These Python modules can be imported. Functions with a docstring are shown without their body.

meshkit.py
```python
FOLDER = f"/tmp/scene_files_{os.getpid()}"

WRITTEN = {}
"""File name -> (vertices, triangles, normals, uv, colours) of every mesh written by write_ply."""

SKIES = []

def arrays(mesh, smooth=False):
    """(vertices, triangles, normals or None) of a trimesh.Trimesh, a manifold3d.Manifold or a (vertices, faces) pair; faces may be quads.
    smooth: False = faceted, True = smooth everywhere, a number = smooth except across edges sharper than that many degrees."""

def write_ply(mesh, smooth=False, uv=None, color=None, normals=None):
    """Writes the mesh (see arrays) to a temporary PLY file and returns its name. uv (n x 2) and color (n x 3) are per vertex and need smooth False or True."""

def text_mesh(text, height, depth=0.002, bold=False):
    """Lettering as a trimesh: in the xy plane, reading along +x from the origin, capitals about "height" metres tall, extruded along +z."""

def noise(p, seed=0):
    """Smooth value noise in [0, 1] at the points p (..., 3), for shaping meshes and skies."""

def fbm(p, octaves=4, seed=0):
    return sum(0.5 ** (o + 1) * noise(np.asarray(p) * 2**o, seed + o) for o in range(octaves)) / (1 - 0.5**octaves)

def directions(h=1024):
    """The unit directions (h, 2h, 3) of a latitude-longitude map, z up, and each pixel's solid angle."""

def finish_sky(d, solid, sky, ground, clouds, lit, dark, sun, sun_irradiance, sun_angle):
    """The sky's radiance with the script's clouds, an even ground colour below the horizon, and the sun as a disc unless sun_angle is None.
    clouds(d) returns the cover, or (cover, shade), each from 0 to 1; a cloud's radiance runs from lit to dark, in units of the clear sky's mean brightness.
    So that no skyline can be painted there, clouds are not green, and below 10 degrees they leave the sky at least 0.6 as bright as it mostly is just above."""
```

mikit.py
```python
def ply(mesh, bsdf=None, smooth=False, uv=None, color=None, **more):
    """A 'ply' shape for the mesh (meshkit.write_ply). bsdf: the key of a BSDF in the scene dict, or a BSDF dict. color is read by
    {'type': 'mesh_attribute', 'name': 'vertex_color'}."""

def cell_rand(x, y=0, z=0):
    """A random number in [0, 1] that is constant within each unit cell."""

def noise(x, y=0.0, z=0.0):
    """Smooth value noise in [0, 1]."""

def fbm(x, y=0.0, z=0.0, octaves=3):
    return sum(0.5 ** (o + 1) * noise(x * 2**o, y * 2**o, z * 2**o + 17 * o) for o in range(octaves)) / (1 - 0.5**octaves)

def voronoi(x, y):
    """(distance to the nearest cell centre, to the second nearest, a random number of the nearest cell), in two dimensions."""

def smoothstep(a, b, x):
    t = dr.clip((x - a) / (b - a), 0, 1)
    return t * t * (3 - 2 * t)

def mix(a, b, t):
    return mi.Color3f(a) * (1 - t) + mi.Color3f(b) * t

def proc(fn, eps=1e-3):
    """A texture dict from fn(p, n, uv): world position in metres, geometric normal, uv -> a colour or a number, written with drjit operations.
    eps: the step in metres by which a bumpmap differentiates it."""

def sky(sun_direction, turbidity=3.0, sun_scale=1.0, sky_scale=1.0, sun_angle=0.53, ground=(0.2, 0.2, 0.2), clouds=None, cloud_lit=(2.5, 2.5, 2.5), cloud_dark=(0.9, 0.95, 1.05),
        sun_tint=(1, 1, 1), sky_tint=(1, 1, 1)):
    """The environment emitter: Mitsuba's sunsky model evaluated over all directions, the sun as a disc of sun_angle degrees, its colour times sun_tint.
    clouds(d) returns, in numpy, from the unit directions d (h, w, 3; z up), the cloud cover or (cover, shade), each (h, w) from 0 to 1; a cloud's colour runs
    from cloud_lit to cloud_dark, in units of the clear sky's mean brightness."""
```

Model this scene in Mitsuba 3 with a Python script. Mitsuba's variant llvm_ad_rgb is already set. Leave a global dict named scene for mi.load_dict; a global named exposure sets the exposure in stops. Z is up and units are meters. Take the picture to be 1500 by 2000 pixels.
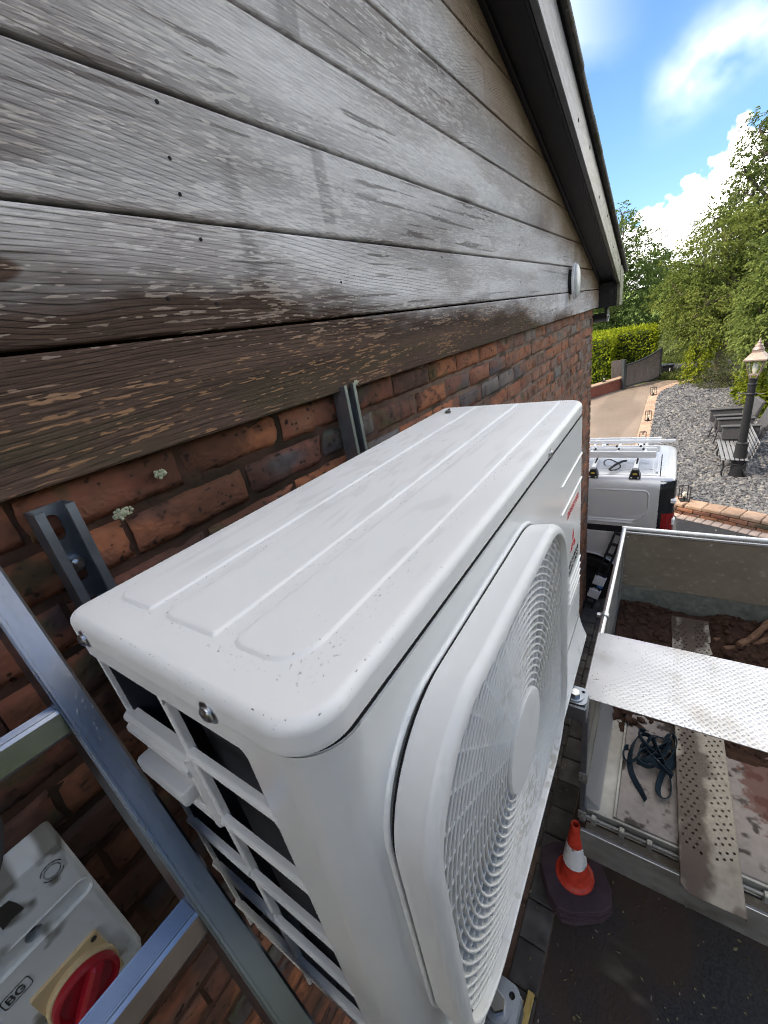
import math, random
import numpy as np, trimesh, mitsuba as mi, drjit as dr
import manifold3d as m3
from shapely.geometry import Polygon, LineString, Point, box as sbox
from shapely import affinity
import mikit, meshkit

rng = np.random.default_rng(7)
random.seed(7)
T = mi.ScalarTransform4f
scene, labels = {}, {}

# ------------------------------------------------------------------ camera, sky, exposure
FWD, UPV = [0.7370086, 0.5529924, -0.3886100], [0.41631104, 0.08152855, 0.90555961]
scene['camera'] = {'type': 'perspective', 'fov': 86.2125, 'fov_axis': 'x', 'near_clip': 0.01, 'far_clip': 2000.0,
                   'to_world': T().look_at(origin=[0, 0, 0], target=FWD, up=UPV)}

def clouds(d):
    az = np.degrees(np.arctan2(d[..., 1], d[..., 0]))
    el = np.degrees(np.arcsin(np.clip(d[..., 2], -1, 1)))
    q = d / np.maximum(d[..., 2:3] + 0.25, 0.08)
    big = meshkit.fbm(q * 1.5 + [3.1, 7.7, 1.0], 5, 3)
    fine = meshkit.fbm(d * 22 + [5, 1, 2], 4, 5)
    puff = meshkit.fbm(d * 34 + [1, 9, 4], 5, 11)
    # bank of cumulus low along the horizon, all the way round
    top = 9.0 + 3.2 * np.sin(np.radians(az * 1.9 + 190)) - 0.42 * np.clip(az, -12, 12) + 7.0 * (puff - 0.5)
    bank = np.clip((top - el) / 0.5, 0, 1)
    # broken fair-weather clouds; cover added out of view to brighten ambient light
    cov = np.clip((big + 0.20 * (fine - 0.5) - 0.42 - 0.13 * np.clip((27 - el) / 12, 0, 1)) / 0.16, 0, 1)
    # the grey-white streak of cloud ahead
    s = np.exp(-(((el - 16.2 - 0.25 * (-az)) / 2.6) ** 2)) * np.clip((4.6 - az) / 4.0, 0, 1) * np.clip((az + 25) / 10, 0, 1)
    streak = np.clip(s * (0.15 + 2.2 * (fine - 0.30)), 0, 1) ** 1.1 * 0.30
    ahead = np.exp(-((az - 3) / 16.0) ** 2) * np.clip((40 - el) / 8, 0, 1)
    cov = cov * (1 - ahead)
    cover = np.maximum(np.maximum(bank, cov), streak)
    shade = np.clip(0.30 + 1.5 * (meshkit.fbm(d * 18 + [2, 2, 8], 4, 21) - 0.46) - 0.045 * (el - 5) , 0, 0.8)
    shade = np.where(bank > 0.5, shade, np.clip(0.25 + (big - 0.5) * 1.3, 0.05, 0.8))
    return cover, shade

SUN = np.array([-0.42, 0.62, 0.70]); SUN /= np.linalg.norm(SUN)
scene['sky'] = mikit.sky(SUN.tolist(), turbidity=2.6, sun_scale=0.55, sun_angle=2.2, ground=(0.16, 0.17, 0.13), clouds=clouds,
                         cloud_lit=(7.6, 7.25, 6.75), cloud_dark=(4.3, 4.3, 4.3), sky_tint=(0.82, 0.93, 1.06))
exposure = 2.85

# ------------------------------------------------------------------ helpers
def numbered(name):
    if name not in scene and name not in labels:
        return name
    k = 1
    while f'{name}_{k:03d}' in scene or f'{name}_{k:03d}' in labels:
        k += 1
    return f'{name}_{k:03d}'

_last = {}
def obj(name, mesh, bsdf=None, parent=None, smooth=False, label=None, kind=None, **kw):
    """one entry of the scene; returns its key"""
    base = (parent + '__' + name) if parent else name
    k = _last.get(base)
    if k is None:
        key = numbered(base); _last[base] = 0 if key == base else int(key[-3:])
    else:
        _last[base] = k + 1; key = f'{base}_{k + 1:03d}'
    if isinstance(mesh, dict):
        scene[key] = mesh
    else:
        scene[key] = mikit.ply(mesh, bsdf, smooth=smooth, **kw)
    if label or kind:
        labels[key] = {}
        if label: labels[key]['label'] = label
        if kind: labels[key]['kind'] = kind
    return key

def thing(name, label, cat, group=None):
    key = numbered(name)
    labels[key] = {'label': label, 'category': cat}
    if group: labels[key]['group'] = group
    return key

def tag(key, label, cat, group=None, kind=None):
    labels[key] = {'label': label, 'category': cat}
    if group: labels[key]['group'] = group
    if kind: labels[key]['kind'] = kind
    return key

def struct(name, mesh, bsdf, label=None, **kw):
    k = obj(name, mesh, bsdf, **kw)
    labels[k] = {'kind': 'structure'}
    if label: labels[k]['label'] = label
    return k

def cat(*ms):
    out = []
    for m in ms:
        out += list(m) if isinstance(m, (list, tuple)) else [m]
    return trimesh.util.concatenate(out) if len(out) > 1 else out[0]

def TM(v, f):
    f = np.asarray(f)
    if f.ndim == 2 and f.shape[1] == 4:
        f = np.vstack([f[:, [0, 1, 2]], f[:, [0, 2, 3]]])
    return trimesh.Trimesh(np.asarray(v, float), f, process=False)

_S = np.array([[x, y, z] for x in (-1, 1) for y in (-1, 1) for z in (-1, 1)], float)
def _tmpl():
    pts = []
    for s in _S:
        for a in range(3):
            p = s.copy() * 0.7; p[a] = s[a]; pts.append(p)
    h = trimesh.convex.convex_hull(np.array(pts))
    idx = [int(np.argmin(np.linalg.norm(np.array(pts) - v, axis=1))) for v in h.vertices]
    return np.array(idx)[h.faces]
_CF = _tmpl()
def cham(lo, hi, b=0.003):
    """box with chamfered edges"""
    lo, hi = np.asarray(lo, float), np.asarray(hi, float)
    lo, hi = np.minimum(lo, hi), np.maximum(lo, hi)
    b = min(b, (hi - lo).min() * 0.45)
    c, h = (lo + hi) / 2, (hi - lo) / 2
    v = []
    for s in _S:
        for a in range(3):
            e = h - b; e[a] = h[a]
            v.append(c + s * e)
    return trimesh.Trimesh(np.array(v), _CF.copy(), process=False)

def box(lo, hi):
    lo, hi = np.asarray(lo, float), np.asarray(hi, float)
    return trimesh.creation.box(bounds=np.array([np.minimum(lo, hi), np.maximum(lo, hi)]))

def frame_z(d, hint=(0, 0, 1)):
    d = np.asarray(d, float); d = d / np.linalg.norm(d)
    h = np.asarray(hint, float)
    if abs(d @ h) > 0.98: h = np.array([1.0, 0, 0])
    x = np.cross(h, d); x /= np.linalg.norm(x)
    return x, np.cross(d, x), d

def bar(p0, p1, w, h, b=0.002, hint=(0, 0, 1)):
    """box bar from p0 to p1; w across, h along the hint side"""
    p0, p1 = np.asarray(p0, float), np.asarray(p1, float)
    x, y, z = frame_z(p1 - p0, hint)
    m = cham([-w / 2, -h / 2, 0], [w / 2, h / 2, np.linalg.norm(p1 - p0)], b)
    m.vertices = p0 + m.vertices[:, :1] * x + m.vertices[:, 1:2] * y + m.vertices[:, 2:3] * z
    return m

def tube(pts, r, n=10, cap=True):
    p = np.asarray(pts, float)
    r = np.broadcast_to(np.asarray(r, float), (len(p),))
    t = np.gradient(p, axis=0); t /= np.linalg.norm(t, axis=1, keepdims=True) + 1e-12
    x, _, _ = frame_z(t[0]); xs = []
    for k in range(len(p)):
        x = x - t[k] * (x @ t[k]); x = x / np.linalg.norm(x); xs.append(x)
    xs = np.array(xs); ys = np.cross(t, xs)
    a = np.arange(n) * 2 * np.pi / n
    v = p[:, None] + r[:, None, None] * (np.cos(a)[None, :, None] * xs[:, None] + np.sin(a)[None, :, None] * ys[:, None])
    i, j = np.meshgrid(np.arange(len(p) - 1), np.arange(n), indexing='ij')
    q = np.stack([i * n + j, i * n + (j + 1) % n, (i + 1) * n + (j + 1) % n, (i + 1) * n + j], -1).reshape(-1, 4)
    v = v.reshape(-1, 3); f = np.vstack([q[:, [0, 1, 2]], q[:, [0, 2, 3]]])
    if cap:
        c0, c1 = len(v), len(v) + 1
        v = np.vstack([v, p[0], p[-1]])
        k = np.arange(n)
        f = np.vstack([f, np.stack([(k + 1) % n, k, k * 0 + c0], 1), np.stack([(len(p) - 1) * n + k, (len(p) - 1) * n + (k + 1) % n, k * 0 + c1], 1)])
    return trimesh.Trimesh(v, f, process=False)

def loft(rings, cap0=False, cap1=False, closed=True):
    """rings: list of (n,3)"""
    R = np.array(rings, float); m, n = R.shape[:2]
    i, j = np.meshgrid(np.arange(m - 1), np.arange(n if closed else n - 1), indexing='ij')
    q = np.stack([i * n + j, i * n + (j + 1) % n, (i + 1) * n + (j + 1) % n, (i + 1) * n + j], -1).reshape(-1, 4)
    v = R.reshape(-1, 3); f = np.vstack([q[:, [0, 1, 2]], q[:, [0, 2, 3]]])
    k = np.arange(n)
    if cap0:
        v = np.vstack([v, R[0].mean(0)]); f = np.vstack([f, np.stack([(k + 1) % n, k, k * 0 + len(v) - 1], 1)])
    if cap1:
        v = np.vstack([v, R[-1].mean(0)]); f = np.vstack([f, np.stack([(m - 1) * n + k, (m - 1) * n + (k + 1) % n, k * 0 + len(v) - 1], 1)])
    return trimesh.Trimesh(v, f, process=False)

def lathe(prof, n=24, c=(0, 0, 0)):
    a = np.arange(n) * 2 * np.pi / n
    rings = [np.stack([r * np.cos(a), r * np.sin(a), a * 0 + z], 1) + c for r, z in prof]
    return loft(rings)

def rrect(x0, x1, y0, y1, r, n=10):
    """rounded rectangle in the plane, counter-clockwise; r: one radius or 4 (x1y0? order: x1y1, x0y1, x0y0, x1y0)"""
    r = [r] * 4 if np.isscalar(r) else r
    P = []
    for (cx, cy, a0, q) in ((x1, y1, 0, 0), (x0, y1, 90, 1), (x0, y0, 180, 2), (x1, y0, 270, 3)):
        R = r[q]; sx = -1 if cx == x1 else 1; sy = -1 if cy == y1 else 1
        for a in np.radians(np.linspace(a0, a0 + 90, n)):
            P.append((cx + sx * R + R * math.cos(a), cy + sy * R + R * math.sin(a)))
    return np.array(P)

def extr(poly, h):
    geoms = getattr(poly, 'geoms', [poly])
    return cat([trimesh.creation.extrude_polygon(g, h, engine='earcut') for g in geoms])

def xz(mesh, y, flip=False):
    """a mesh made in (x, z, depth) -> stands in the wall plane, its depth towards -y"""
    m = mesh.copy(); v = m.vertices
    m.vertices = np.stack([v[:, 0], y - v[:, 2], v[:, 1]], 1)
    return m

def yz(mesh, x):
    """made in (y, z, depth) -> plane x = const, its depth towards -x"""
    m = mesh.copy(); v = m.vertices
    m.vertices = np.stack([x - v[:, 2], v[:, 0], v[:, 1]], 1)
    m.faces = m.faces[:, ::-1]
    return m

def place(mesh, loc=(0, 0, 0), rz=0.0, s=1.0):
    m = mesh.copy(); c, n = math.cos(rz), math.sin(rz)
    v = m.vertices * s
    m.vertices = np.stack([v[:, 0] * c - v[:, 1] * n, v[:, 0] * n + v[:, 1] * c, v[:, 2]], 1) + loc
    return m

def man(mesh):
    mesh = mesh.copy(); mesh.merge_vertices()
    return m3.Manifold(m3.Mesh(vert_properties=np.asarray(mesh.vertices, np.float32), tri_verts=np.asarray(mesh.faces, np.uint32)))
def tri(manifold):
    q = manifold.to_mesh()
    return trimesh.Trimesh(np.array(q.vert_properties[:, :3]), np.array(q.tri_verts), process=False)

# ------------------------------------------------------------------ materials
N, F, SS, MIX, CR = mikit.noise, mikit.fbm, mikit.smoothstep, mikit.mix, mikit.cell_rand
C3 = mi.Color3f
def mat(key, color, rough=0.6, metallic=0.0, spec=0.5, two=True, bump=None, bscale=1.0, **kw):
    d = {'type': 'principled', 'base_color': color if isinstance(color, dict) else {'type': 'rgb', 'value': list(color)},
         'roughness': rough if isinstance(rough, dict) else float(rough), 'metallic': float(metallic), 'specular': float(spec), **kw}
    if bump is not None:
        d = {'type': 'bumpmap', 'arbitrary': bump, 'scale': float(bscale), 'nested': d}
    if two: d = {'type': 'twosided', 'nested': d}
    scene[key] = d
    return key

# weathered cedar
def cedar(p, n, uv):
    u, v = p.x, p.z
    b = dr.floor((v + 0.1) / 0.155)
    r = CR(b, 3.0, 9.0); r2 = CR(b, 5.0, 2.0)
    vv = v + r * 7.0
    lo = N(u * 1.1 + r * 40, vv * 5.0) - 0.5
    mid = N(u * 3.5 + r * 17, vv * 14.0) - 0.5
    kx, kz = u - 0.263, v - 0.078                                   # one knot
    kn = dr.exp(-(kx * kx / 0.006 + kz * kz / 0.0012))
    w = vv + lo * (0.04 + 0.11 * r2) + mid * 0.014 + kn * 0.012
    ph = w * 88.0 * (1.0 + 0.7 * N(u * 0.3 + 9, b)) + 1.1 * N(u * 2.6 + r * 13, vv * 34)
    fr = ph - dr.floor(ph)
    ring = SS(0.70, 0.94, fr) * SS(1.0, 0.96, fr)
    ring *= (0.25 + 1.0 * N(u * 2.2, w * 40)) * (0.35 + 0.75 * SS(0.3, 0.62, N(u * 0.9 + 5 * r, w * 7.0)))
    fibre = N(u * 26, vv * 620) * 0.6 + N(u * 70, vv * 1200) * 0.4
    slope = 1.5 - 0.29 * u - v                                     # distance below the rake
    bt = v + 0.10
    lim = 0.24 - 0.075 * u + 0.16 * (F(u * 1.8, v * 6) - 0.5) + 0.05 * (F(u * 14, v * 60) - 0.5)
    brown = SS(0.07, -0.05, bt - lim)
    brown = dr.maximum(brown, SS(0.5, 0.8, dr.exp(-(dr.square((u - 0.20) / 0.075) + dr.square((v - 0.140) / 0.026))) + 0.3 * (F(u * 12, v * 20) - 0.5)))
    brown = dr.maximum(brown, 0.62 * SS(0.15, 0.95, dr.exp(-(dr.square((u - 0.24) / 0.16) + dr.square((v - 0.275) / 0.06))) + 0.9 * (F(u * 7, v * 30) - 0.5)))
    brown = dr.maximum(brown, 0.45 * SS(0.45, 0.8, F(u * 1.5 + 8, v * 5.0, 2) + 0.25 * SS(0.9, 0.1, u) - 0.06))
    sheltered = SS(0.42, 0.10, slope + 0.16 * (F(u * 4, v * 7) - 0.5))
    grey = MIX(C3(0.33, 0.32, 0.315), C3(0.61, 0.60, 0.59), SS(0.1, 0.9, fibre * 0.55 + 0.5 * F(u * 1.7, vv * 16) - 0.02))
    grey = MIX(grey, C3(0.095, 0.088, 0.084), ring * 0.85)
    mott = F(u * 2.1 + r * 31, vv * 13, 3)
    grey = MIX(grey, MIX(C3(0.23, 0.205, 0.192), C3(0.39, 0.36, 0.345), fibre), 0.7 * SS(0.50, 0.72, mott))
    grey *= 0.80 + 0.42 * N(u * 0.9 + r * 9, vv * 9)
    grey = MIX(grey, C3(0.075, 0.066, 0.060), 0.65 * SS(0.74, 0.84, N(u * 5, vv * 150)) * SS(0.35, 0.6, N(u * 1.3, vv * 20 + 4)))
    drip = SS(0.70, 0.86, N(u * 17, v * 3.5 + b)) * SS(0.45, 0.75, N(u * 1.7 + 3, v * 2.1))
    grey = MIX(grey, C3(0.11, 0.105, 0.10), drip * 0.55)
    ke = dr.sqrt(dr.square(kx / 0.0075) + dr.square(kz / 0.0085))
    grey = MIX(grey, C3(0.07, 0.06, 0.055), SS(1.25, 1.0, ke) * SS(0.55, 0.9, ke) * 0.85)
    dk = MIX(C3(0.042, 0.027, 0.020), C3(0.105, 0.066, 0.048), fibre)
    dk = MIX(dk, C3(0.016, 0.011, 0.009), ring * 0.9)
    dk *= 0.62 + 0.76 * N(u * 1.6 + 4, vv * 30)
    moss = SS(0.45, 0.7, F(u * 7, v * 22)) * SS(0.06, 0.0, v + 0.06)
    dk = MIX(dk, C3(0.045, 0.048, 0.022), moss * 0.35)
    flake = N(u * 30 + 5 * mid, vv * 330) * 0.6 + N(u * 85, vv * 520) * 0.4
    fl = SS(0.60, 0.70, flake - 0.05 * brown - 0.07 * SS(0.0, -0.09, v) + 0.26 * (N(u * 4.5, vv * 26) - 0.5))
    tan = MIX(C3(0.27, 0.15, 0.08), C3(0.27, 0.21, 0.165), SS(0.02, 0.08, v + 0.05 * N(u * 3, v * 30)))
    dk = MIX(dk, tan, fl * 0.85)
    grey = MIX(grey, C3(0.70, 0.685, 0.66), fl * 0.5)
    sh = MIX(C3(0.20, 0.135, 0.085), C3(0.36, 0.265, 0.175), fibre * 0.7 + 0.3 * mid)
    sh = MIX(sh, C3(0.055, 0.036, 0.022), ring)
    c = MIX(grey, dk, brown)
    return MIX(c, sh, sheltered * 0.85)
def cedar_h(p, n, uv):
    u, v = p.x, p.z
    b = dr.floor((v + 0.1) / 0.155); r = CR(b, 3.0, 9.0); r2 = CR(b, 5.0, 2.0); vv = v + r * 7.0
    lo = N(u * 1.1 + r * 40, vv * 5.0) - 0.5; mid = N(u * 3.5 + r * 17, vv * 14.0) - 0.5
    kx, kz = u - 0.263, v - 0.078; kn = dr.exp(-(kx * kx / 0.006 + kz * kz / 0.0012))
    w = vv + lo * (0.04 + 0.11 * r2) + mid * 0.014 + kn * 0.012
    ph = w * 88.0 * (1.0 + 0.7 * N(u * 0.3 + 9, b)) + 1.1 * N(u * 2.6 + r * 13, vv * 34); fr = ph - dr.floor(ph)
    ring = SS(0.70, 0.94, fr) * SS(1.0, 0.96, fr)
    return N(u * 26, vv * 620) * 0.5 + N(u * 30, vv * 330) * 0.5 - ring * 0.9
mat('m_cedar', mikit.proc(cedar), 0.85, spec=0.15, bump=mikit.proc(cedar_h, 0.0006), bscale=0.0011)
mat('m_batten', (0.02, 0.014, 0.01), 0.9, spec=0.1)

def brickfn(a, bcol, dark, seed):
    def f(p, n, uv):
        u, v, w = p.x * 1.0, p.z, p.y
        g = F(u * 9 + seed, v * 14, w * 9); h = F(u * 55 + seed, v * 60, w * 40); s = N(u * 160, v * 170, w * 160 + seed)
        c = MIX(C3(*a), C3(*bcol), SS(0.3, 0.75, g * 0.6 + h * 0.4))
        c = MIX(c, C3(*dark), SS(0.52, 0.66, F(u * 6 + 31 + seed, v * 13)) * 0.85)
        c = MIX(c, C3(0.018, 0.012, 0.010), SS(0.62, 0.74, h * 0.55 + s * 0.45) * 0.9)          # pits and soot
        soot_shade = SS(0.30, 0.60, F(u * 5, v * 7, 4) * 0.7 + 0.3 * h + 0.20 * SS(1.5, 0.3, u) - 0.16)  # real soot blotches, plus shade painted into the near end
        c = MIX(c, C3(0.030, 0.019, 0.014), 0.66 * soot_shade)
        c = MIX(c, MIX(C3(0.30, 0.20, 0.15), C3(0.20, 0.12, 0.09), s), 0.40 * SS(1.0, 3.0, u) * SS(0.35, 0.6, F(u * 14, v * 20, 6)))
        return MIX(c, C3(0.06, 0.065, 0.03), SS(0.66, 0.75, F(u * 11, v * 17 + 5)) * 0.5)
    return f
def brick_h(p, n, uv):
    return F(p.x * 70, p.z * 70, p.y * 70) + 0.6 * N(p.x * 240, p.z * 240, p.y * 240)
bh = mikit.proc(brick_h, 0.0008)
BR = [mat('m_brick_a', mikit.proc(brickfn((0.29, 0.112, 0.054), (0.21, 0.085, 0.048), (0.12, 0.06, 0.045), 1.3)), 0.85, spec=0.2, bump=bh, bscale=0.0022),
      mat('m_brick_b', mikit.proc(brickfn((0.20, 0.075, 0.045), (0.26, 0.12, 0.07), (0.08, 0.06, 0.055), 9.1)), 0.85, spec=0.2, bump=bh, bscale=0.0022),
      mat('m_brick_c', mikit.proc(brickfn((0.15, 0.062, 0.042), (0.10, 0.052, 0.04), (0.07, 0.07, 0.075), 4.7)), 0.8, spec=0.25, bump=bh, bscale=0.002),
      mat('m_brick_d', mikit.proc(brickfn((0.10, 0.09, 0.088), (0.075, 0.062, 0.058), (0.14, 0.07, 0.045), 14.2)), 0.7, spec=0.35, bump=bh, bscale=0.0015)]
def mortar(p, n, uv):
    g = F(p.x * 40, p.z * 40, p.y * 40)
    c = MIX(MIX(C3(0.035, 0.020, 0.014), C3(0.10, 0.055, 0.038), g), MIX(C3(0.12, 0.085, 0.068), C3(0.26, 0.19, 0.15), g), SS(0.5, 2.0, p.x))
    return MIX(c, C3(0.02, 0.018, 0.012), SS(0.5, 0.7, F(p.x * 7, p.z * 9, 2)) * 0.7)
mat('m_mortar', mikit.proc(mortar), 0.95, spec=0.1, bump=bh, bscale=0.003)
mat('m_black', (0.010, 0.0105, 0.013), 0.45, spec=0.35)
mat('m_black_matt', (0.012, 0.012, 0.014), 0.8, spec=0.2)
def barge(p, n, uv):
    g = N(p.x * 5, p.z * 90 + p.x * 26) * 0.6 + N(p.x * 30, p.z * 200 + p.x * 58) * 0.4
    c = MIX(C3(0.055, 0.060, 0.070), C3(0.135, 0.143, 0.158), g)
    gr = SS(2.3, 4.2, p.x + 1.2 * (F(p.x * 3, p.z * 8) - 0.5))
    c = MIX(c, MIX(C3(0.08, 0.09, 0.04), C3(0.19, 0.19, 0.11), g), gr * 0.8)
    return MIX(c, C3(0.05, 0.06, 0.02), SS(0.55, 0.75, F(p.x * 12, p.z * 40)) * 0.35)
mat('m_barge', mikit.proc(barge), 0.4, spec=0.5)
def tilef(p, n, uv):
    c = MIX(C3(0.10, 0.098, 0.092), C3(0.21, 0.20, 0.185), F(p.x * 18, p.y * 18, p.z * 18))
    return MIX(c, C3(0.07, 0.08, 0.03), SS(0.55, 0.7, F(p.x * 9, p.y * 12, p.z * 9)) * 0.6)
mat('m_tile', mikit.proc(tilef), 0.9, spec=0.2)

# white enamelled sheet and plastic of the outdoor unit
def enamel(p, n, uv):
    s = N(p.x * 720, p.y * 720, p.z * 720); k = F(p.x * 6, p.y * 6, p.z * 6)
    c = MIX(C3(0.66, 0.655, 0.63), C3(0.73, 0.725, 0.70), k)
    film = F(p.x * 3.1 + 4, p.y * 4.4, p.z * 5.0)
    c = c * (0.90 + 0.16 * film)
    upf = SS(0.3, 0.8, n.z)
    dens = 0.03 * SS(0.35, 0.8, F(p.x * 8 + 2, p.y * 8, 3)) + 0.055 * dr.exp(-(dr.square((p.x - 0.115) / 0.03) + dr.square((p.y - 0.158) / 0.014)))
    sp = SS(0.925 - dens, 0.955 - dens, s) * upf
    c = MIX(c, C3(0.07, 0.06, 0.04), sp * 0.85)
    streak = SS(0.60, 0.8, N(p.x * 26 + 7 * N(p.x * 3, p.y * 9), p.y * 120)) * upf * SS(0.4, 0.65, F(p.x * 5, p.y * 5, 8))
    c = MIX(c, C3(0.30, 0.29, 0.25), streak * 0.13)
    return c
def rgh(a, b):
    return mikit.proc(lambda p, n, uv: a + (b - a) * F(p.x * 9, p.y * 9, p.z * 9))
mat('m_enamel_lid', mikit.proc(enamel), 0.42, spec=0.5, clearcoat=0.25, clearcoat_gloss=0.6)
def enamel2(p, n, uv):
    k = F(p.x * 5, p.y * 5, p.z * 5)
    c = MIX(C3(0.57, 0.575, 0.555), C3(0.635, 0.64, 0.615), k)  # toned below the lid: weaker light on the front put into the colour
    run = SS(0.55, 0.85, N(p.x * 45 + p.y * 45, p.z * 2.2 + 3)) * SS(-0.35, -0.7, p.z)
    return MIX(c, C3(0.36, 0.31, 0.22), run * 0.28)
mat('m_enamel', mikit.proc(enamel2), 0.16, spec=0.6, clearcoat=0.7, clearcoat_gloss=0.95)
def plast(p, n, uv):
    k = F(p.x * 7, p.y * 9, p.z * 7)
    c = MIX(C3(0.55, 0.555, 0.535), C3(0.61, 0.61, 0.595), k)
    d = SS(0.45, 0.75, F(p.x * 9 + 4, p.y * 30, p.z * 9)) * SS(0.2, 0.8, n.z) * SS(0.40, 0.62, N(p.x * 150, p.y * 150, p.z * 150))
    c = MIX(c, C3(0.20, 0.17, 0.09), d * 0.55)
    return MIX(c, C3(0.24, 0.25, 0.19), SS(0.62, 0.72, F(p.x * 12, p.y * 12, p.z * 12)) * 0.25 * SS(-0.3, -0.6, p.z))
mat('m_grille', mikit.proc(plast), 0.38, spec=0.5)
def guardc(p, n, uv):
    c = MIX(C3(0.58, 0.58, 0.555), C3(0.66, 0.66, 0.64), F(p.y * 14, p.z * 14, 1))
    d = SS(0.56, 0.68, F(p.y * 34, p.z * 20, 7)) * SS(0.35, 0.8, n.z) * SS(0.50, 0.62, N(p.y * 420, p.z * 300, p.x * 300))
    return MIX(c, C3(0.035, 0.030, 0.010), d * 0.9)
mat('m_guard', mikit.proc(guardc), 0.4, spec=0.5)
mat('m_enamel_h', (0.57, 0.57, 0.55), 0.4)
def finf(p, n, uv): return dr.select((p.y * 600 - dr.floor(p.y * 600)) < 0.5, 0.0, 1.0)
mat('m_coil', (0.020, 0.021, 0.026), 0.55, spec=0.4, bump=mikit.proc(lambda p, n, uv: N(p.y * 900, p.z * 60), 0.0004), bscale=0.001)
mat('m_inside', (0.018, 0.020, 0.028), 0.6, spec=0.3)
mat('m_fan', (0.085, 0.088, 0.092), 0.5)
mat('m_red_print', (0.48, 0.035, 0.04), 0.4)
mat('m_black_print', (0.02, 0.02, 0.02), 0.45)
mat('m_lid_print', (0.035, 0.035, 0.035), 0.6)
mat('m_label', (0.50, 0.51, 0.49), 0.35)
mat('m_steel', (0.55, 0.56, 0.57), 0.22, metallic=1.0)
def zinc(p, n, uv):
    c = F(p.x * 45, p.y * 45, p.z * 45); e = N(p.x * 13, p.y * 13, p.z * 13)
    return MIX(C3(0.15, 0.175, 0.205), C3(0.34, 0.37, 0.41), c * 0.7 + e * 0.3)
mat('m_zinc', mikit.proc(zinc), 0.36, metallic=0.85)
def galv(p, n, uv):
    c = F(p.x * 26, p.y * 26, p.z * 26); dirt = SS(0.38, 0.72, F(p.x * 4, p.y * 5, p.z * 6))
    b = MIX(C3(0.24, 0.24, 0.225), C3(0.38, 0.38, 0.355), c)
    return MIX(b, C3(0.10, 0.08, 0.06), dirt * 0.6)
mat('m_galv', mikit.proc(galv), 0.5, metallic=0.55)
mat('m_galv_clean', (0.58, 0.59, 0.60), 0.33, metallic=0.8)
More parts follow.
